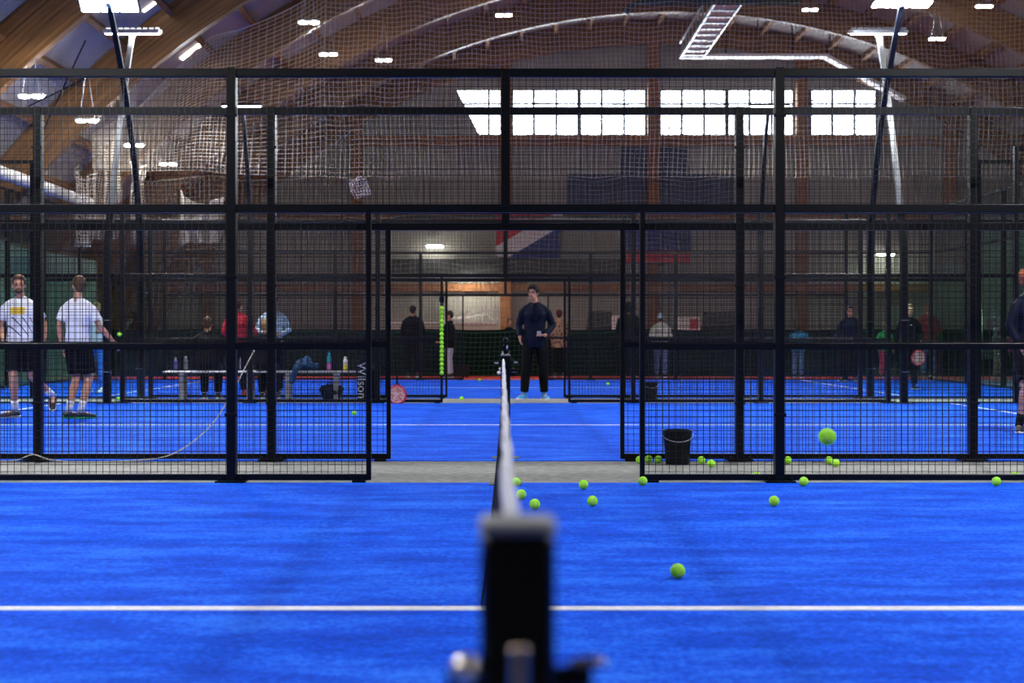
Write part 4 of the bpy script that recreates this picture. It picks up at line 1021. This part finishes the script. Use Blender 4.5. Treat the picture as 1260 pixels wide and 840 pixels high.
    for s in 'lr':
        an, to = j['a'+s], j['t'+s]; fw = to-an
        fw = Vector((fw.x, fw.y, 0)) if abs(fw.z) < 0.1 else fw
        f = fw.normalized(); sd = f.cross(Vector((0, 0, 1)))
        if sd.length < 0.2: sd = Vector((1, 0, 0))
        sd.normalize(); dn = f.cross(sd).normalized()
        if dn.z > 0: dn = -dn
        base = an+dn*0.055
        sh = MB(); sh.tube([base-f*0.06-dn*0.01, base-f*0.02-dn*0.016, base+f*0.07-dn*0.006, base+f*0.15+dn*0.002, base+f*0.2+dn*0.008], [(0.036, 0.03), (0.043, 0.042), (0.046, 0.036), (0.044, 0.026), (0.026, 0.014)], 12, ref=sd)
        sh.tube([an-dn*0.02, an+dn*0.03], 0.042, 10)
        so = remesh(sh, 'shoe', M[shoe], r, 0.009, 2)
        sl = MB(); sl.tube([base-f*0.07+dn*0.022, base+f*0.07+dn*0.022, base+f*0.16+dn*0.022, base+f*0.215+dn*0.016], [(0.037, 0.017), (0.047, 0.017), (0.046, 0.016), (0.023, 0.012)], 10, ref=sd); sl.build('sole', M[sole], so, smooth=True)
        if sock: MB().tube([lerp(an, j['k'+s], -0.05), lerp(an, j['k'+s], 0.3)], [0.042, 0.047], 12).build('sock', M[sock], r, smooth=True)
    if extra: extra(r, j, hp)
    # drop the lowest point on the floor and scale to height
    lowz = min((v.co.z for c in r.children for v in (c.data.vertices if c.type == 'MESH' else [])), default=0)
    for c in r.children:
        for gc in c.children:
            if gc.type == 'MESH': lowz = min(lowz, min(v.co.z for v in gc.data.vertices))
    r.scale = (k, k, k); r.location.z = z0-lowz*k
    return r
PEOPLE = True
TF = 0.008
# --- players on the middle court, left
def print_none(*a): pass
person(25, 18.1, 1.84, heading=0.05, head_turn=0.25, top=('tee', 'teeprint'), bottom=('shorts', 'blackcloth'), hair='hairbrown', beard='hairbrown', sock='sock', vox=0.007, z0=TF,
       J=dict(head=(-0.01, -0.03, 1.665), el=(-0.27, 0.05, 1.17), wl=(-0.19, -0.1, 0.98), er=(0.27, 0.08, 1.18), wr=(0.31, -0.05, 0.98), kl=(-0.06, -0.1, 0.52), al=(-0.07, 0.02, 0.085), tl=(-0.24, -0.06, 0.03), hl=(-0.08, 0, 0.93), kr=(0.13, 0.02, 0.52), ar=(0.31, 0.34, 0.26), tr=(0.35, 0.18, 0.12)),
       label='bearded player in a white T-shirt with a yellow print, at the far left')
person(96, 18.0, 1.82, heading=PI-0.25, head_turn=0.9, top=('tee', 'tee'), bottom=('shorts', 'blackcloth'), hair='hairbrown', shoe='shoeblack', sole='shoegreen', sock='sock', vox=0.008, z0=TF,
       J=dict(el=(-0.27, -0.05, 1.16), wl=(-0.38, -0.2, 0.96), er=(0.25, 0.03, 1.16), wr=(0.24, -0.03, 0.9), kl=(-0.11, -0.08, 0.5), kr=(0.06, -0.06, 0.5), al=(-0.07, 0.05, 0.085), ar=(0.12, 0.03, 0.085), tl=(-0.19, -0.08, 0.03), tr=(0.0, -0.1, 0.03)),
       label='player seen from behind in a plain white T-shirt and green shoes')
person(119, 26.0, 1.66, heading=-0.3, head_turn=0.5, top=('tee', 'tee'), bottom=('leggings', 'bluecloth'), hair='hairblond', sole='shoewhite', shoe='shoewhite', z0=TF,
       J=dict(er=(0.24, -0.05, 1.2), wr=(0.27, -0.3, 1.2), kl=(-0.14, -0.05, 0.5), al=(-0.18, 0.02, 0.085), tl=(-0.22, -0.15, 0.03)), label='blond person in a white top and bright blue leggings behind the white T-shirt player')
# --- bench group at the left
SIT = dict(pelvis=(0, 0.0, 0.62), waist=(0, -0.03, 0.74), chest=(0, -0.07, 0.95), neck=(0, -0.08, 1.12), head=(0, -0.12, 1.285), sl=(-0.19, -0.07, 1.035), sr=(0.19, -0.07, 1.035), el=(-0.25, -0.1, 0.8), er=(0.25, -0.1, 0.8),
           wl=(-0.14, -0.32, 0.68), wr=(0.14, -0.32, 0.68), hl=(-0.09, 0, 0.61), hr=(0.09, 0, 0.61), kl=(-0.12, -0.42, 0.55), kr=(0.12, -0.42, 0.55), al=(-0.12, -0.4, 0.085), ar=(0.12, -0.4, 0.085), tl=(-0.14, -0.56, 0.03), tr=(0.14, -0.56, 0.03))
person(254, 23.12, 1.74, heading=PI, J=SIT, top=('jacket', 'blackcloth'), bottom=('trousers', 'blackcloth'), hair='hairbrown', shoe='shoeblack', bulk=1.5, label='brown-haired person in a black jacket seated on the left bench')
person(293, 24.6, 1.72, heading=PI*0.95, top=('jacket', 'redcloth'), bottom=('trousers', 'blackcloth'), hair='hairbrown', shoe='shoeorange', sole='shoeorange', J=dict(el=(-0.3, -0.03, 1.16), wl=(-0.22, -0.22, 1.05), er=(0.28, -0.03, 1.16), wr=(0.2, -0.22, 1.05)), label='person in a red jacket and orange shoes behind the left bench')
person(336, 24.9, 1.78, heading=0.1, top=('shirt', 'lightblue'), bottom=('trousers', 'blackcloth'), hair='hairdark', J=dict(el=(-0.28, 0, 1.16), wl=(-0.12, -0.2, 1.08), er=(0.28, 0, 1.16), wr=(0.12, -0.2, 1.08)), label='person in a light blue shirt standing behind the benches')
person(326, 23.12, 1.7, heading=PI, J=SIT, top=('jacket', 'blackcloth'), bottom=('trousers', 'blackcloth'), hair='hairblond', bulk=1.5, label='blond person in black seated in front of the light blue shirt')
# --- people by the green sheet
person(508, 35.2, 1.8, heading=PI, top=('puffer', 'blackcloth'), bottom=('trousers', 'blackcloth'), hair='hairdark', J=dict(wl=(-0.2, -0.15, 0.95), wr=(0.2, -0.15, 0.95)), z0=0.004, label='person all in black winter clothes, back turned, left of the ball tube')
person(553, 34.9, 1.66, heading=-PI*0.55, head_turn=0.2, top=('puffer', 'blackcloth'), bottom=('trousers', 'greycloth'), hair='hairdark', bulk=0.9, J=dict(wl=(-0.12, -0.25, 1.0), wr=(0.12, -0.25, 1.0)), z0=0.004, label='person in a black padded jacket and pale grey trousers beside the ball tube')
person(627, 37.2, 1.5, heading=0.5, top=('jacket', 'navycloth'), bottom=('trousers', 'blackcloth'), hair='hairbrown', J=dict(el=(-0.24, -0.1, 1.2), wl=(-0.05, -0.2, 1.38), er=(0.25, -0.05, 1.18), wr=(0.1, -0.2, 1.3)), z0=0.004, label='child in a dark blue jacket peering over the green sheet at the orange column')
def phone(r, j, hp):
    MB().bbox(-0.03, 0.03, -0.012, 0.012, -0.035, 0.035, 0.006).build('held_gadget', M['racketgrey'], r, (0.06, -0.27, 1.03))
    MB().tube([(0, -0.062, 1.49), (0.0, -0.145, 1.3)], [(0.03, 0.012), (0.055, 0.012)], 10, ref=(1, 0, 0)).build('shirt_front', M['blackcloth'], r, smooth=True)
    b = MB(); b.ell(hp((0, -0.1, -0.048)), (0.024, 0.008, 0.006), 10, 6); b.build('moustache', M['hairdark'], r, smooth=True)
    for s in (-1, 1): MB().tube([(s*0.05, -0.09, 1.5), (s*0.075, -0.15, 1.38), (s*0.03, -0.163, 1.2)], [(0.022, 0.008), (0.03, 0.008), (0.012, 0.008)], 8, ref=(1, 0, 0)).build('lapel', M['navycloth'], r, smooth=True)
person(658, 22.75, 1.86, heading=0.0, head_turn=-0.3, top=('blazer', 'navycloth'), bottom=('trousers', 'blackcloth'), hair='hairdark', shoe='shoeblue', sole='shoewhite', vox=0.006, hairvol=1.1, extra=phone,
       J=dict(head=(-0.025, -0.03, 1.66), sl=(-0.18, 0, 1.4), sr=(0.18, 0, 1.4), el=(-0.25, 0.03, 1.15), wl=(-0.235, -0.1, 0.97), er=(0.285, 0.02, 1.15), wr=(0.16, -0.22, 1.0), h_r=(-0.9, -0.3, 0.1), kl=(-0.135, -0.01, 0.5), kr=(0.13, -0.01, 0.5), al=(-0.165, 0.02, 0.085), ar=(0.15, 0.02, 0.085), tl=(-0.26, -0.13, 0.03), tr=(0.2, -0.15, 0.03)),
       label='dark-haired man in a navy blazer and light blue shoes standing right of the net')
person(688, 35.3, 1.68, heading=PI, top=('puffer', 'leopard'), bottom=('trousers', 'blackcloth'), hat='maroon', hair='hairdark', J=dict(wl=(-0.15, -0.2, 1.0), wr=(0.15, -0.2, 1.0)), z0=0.004, label='person in a leopard-print jacket and dark red hat, back turned')
person(774, 35.2, 1.86, heading=PI*0.9, top=('puffer', 'blackcloth'), bottom=('trousers', 'blackcloth'), hood=True, bulk=1.5, J=dict(wl=(-0.15, -0.2, 1.0), wr=(0.15, -0.2, 1.0)), z0=0.004, label='large person in a black hooded coat, partly behind the doorway posts')
person(813, 35.0, 1.58, heading=PI, top=('puffer', 'creamcoat'), bottom=('trousers', 'jeans'), hat='lightblue', bulk=1.6, J=dict(wl=(-0.15, -0.2, 1.0), wr=(0.15, -0.2, 1.0)), z0=0.004, label='person in a cream padded coat, pale blue hat and jeans, back turned')
person(982, 35.0, 1.5, heading=PI*0.8, J=dict(head=(0.05, -0.2, 1.4), neck=(0.02, -0.12, 1.3), chest=(0, -0.07, 1.2), sl=(-0.19, -0.07, 1.28), sr=(0.19, -0.07, 1.28), el=(-0.24, -0.12, 1.05), er=(0.26, -0.1, 1.05), wl=(-0.15, -0.3, 0.98), wr=(0.2, -0.3, 0.98)), top=('puffer', 'teal'), bottom=('trousers', 'jeans'), hair='hairbrown', bulk=1.3, z0=0.004, label='stooping person in a bright teal-blue jacket, right of the thick post')
person(1046, 32.0, 1.72, heading=-0.4, head_turn=0.4, top=('jacket', 'navycloth'), bottom=('trousers', 'blackcloth'), hair='hairdark', longhair=True, J=dict(el=(-0.27, 0.05, 1.18), wl=(-0.35, -0.12, 1.02), kl=(-0.14, -0.05, 0.5), al=(-0.16, 0.0, 0.085), tl=(-0.22, -0.14, 0.03)), z0=TF, label='dark-haired person in a navy jacket and black trousers on the farthest court')
person(1089, 35.0, 1.38, heading=0.1, top=('jacket', 'greencloth'), bottom=('trousers', 'pinkcloth'), hair='hairblond', z0=0.004, label='child in a bright green top and pink trousers behind the farthest court')
def badge(r, j, hp): MB().ell((-0.02, -0.13, 1.31), (0.045, 0.02, 0.06), 10, 8).build('chest_print', M['white'], r, smooth=True)
person(1119, 27.4, 1.66, heading=0.15, head_turn=-0.3, top=('jacket', 'blackcloth'), bottom=('trousers', 'blackcloth'), hair='hairblond', extra=badge, z0=TF, J=dict(wr=(0.16, -0.22, 1.0), er=(0.27, 0.0, 1.15), kl=(-0.13, -0.05, 0.5), tl=(-0.24, -0.1, 0.03)), label='player in a black hoodie with a white chest print holding a coral racket')
racket((wx(1127, 27.1), 27.05, 0.52), (0.1, 0.25, 0.2), 'racketorange', 'coral racket held low by the player in the black hoodie')
person(1142, 35.1, 1.84, heading=PI, top=('puffer', 'darkred'), bottom=('trousers', 'jeans'), hair='hairred', bulk=1.1, z0=0.004, J=dict(wl=(-0.15, -0.2, 1.0), wr=(0.15, -0.2, 1.0)), label='tall person in a dark red padded jacket and blue jeans, back turned')
person(1228, 35.0, 1.6, heading=0.7, J=dict(head=(-0.12, -0.25, 1.5), neck=(-0.07, -0.16, 1.38), chest=(-0.04, -0.1, 1.25), sl=(-0.2, -0.1, 1.33), sr=(0.16, -0.1, 1.35), wl=(-0.3, -0.35, 1.1), el=(-0.3, -0.15, 1.12), wr=(0.05, -0.35, 1.05)), top=('jacket', 'mauve'), bottom=('trousers', 'beige'), hair='hairbrown', bulk=1.2, z0=0.004, label='person in a mauve jacket and beige trousers bending at the silver trolley')
person(1252, 33.9, 1.3, heading=-0.4, top=('jacket', 'pinkcloth'), bottom=('trousers', 'blackcloth'), hair='hairdark', z0=0.004, label='child in a pink top right of the mauve jacket')
person(1266, 15.4, 1.8, heading=0.5, head_turn=0.4, top=('shirt', 'navycloth'), bottom=('shorts', 'blackcloth'), hair='hairred', beard='hairred', sock='blackcloth', shoe='shoeblack', sole='shoewhite', vox=0.008, z0=TF,
       J=dict(el=(-0.28, 0.02, 1.17), wl=(-0.27, -0.12, 0.95), kl=(-0.16, -0.1, 0.5), al=(-0.15, 0.0, 0.085), tl=(-0.26, -0.1, 0.03)), label='red-haired player in dark blue cut off by the right edge of the picture')

# ------------------------------------------------------------------ world, camera, view
w = bpy.data.worlds.new('world'); sc.world = w; w.use_nodes = True
w.node_tree.nodes['Background'].inputs[0].default_value = (0.7, 0.82, 1.0, 1); w.node_tree.nodes['Background'].inputs[1].default_value = 1.0
cd = bpy.data.cameras.new('camera'); cam = bpy.data.objects.new('camera', cd); col.objects.link(cam); sc.camera = cam
cam.location = (0, 0, CH); cam.rotation_euler = (PI/2, 0, 0)
cd.sensor_width = 36; cd.lens = F/1260*36; cd.shift_x = (630-VX)/1260; cd.shift_y = -(420-VY)/1260
cd.clip_start = 0.05; cd.clip_end = 200
cd.dof.use_dof = True; cd.dof.focus_distance = 11.5; cd.dof.aperture_fstop = cd.lens/17.0
sc.view_settings.view_transform = 'Standard'; sc.view_settings.look = 'None'; sc.view_settings.gamma = 1; sc.view_settings.exposure = 2.35
sc.cycles.max_bounces = 6; sc.cycles.transparent_max_bounces = 24; sc.cycles.sample_clamp_indirect = 6
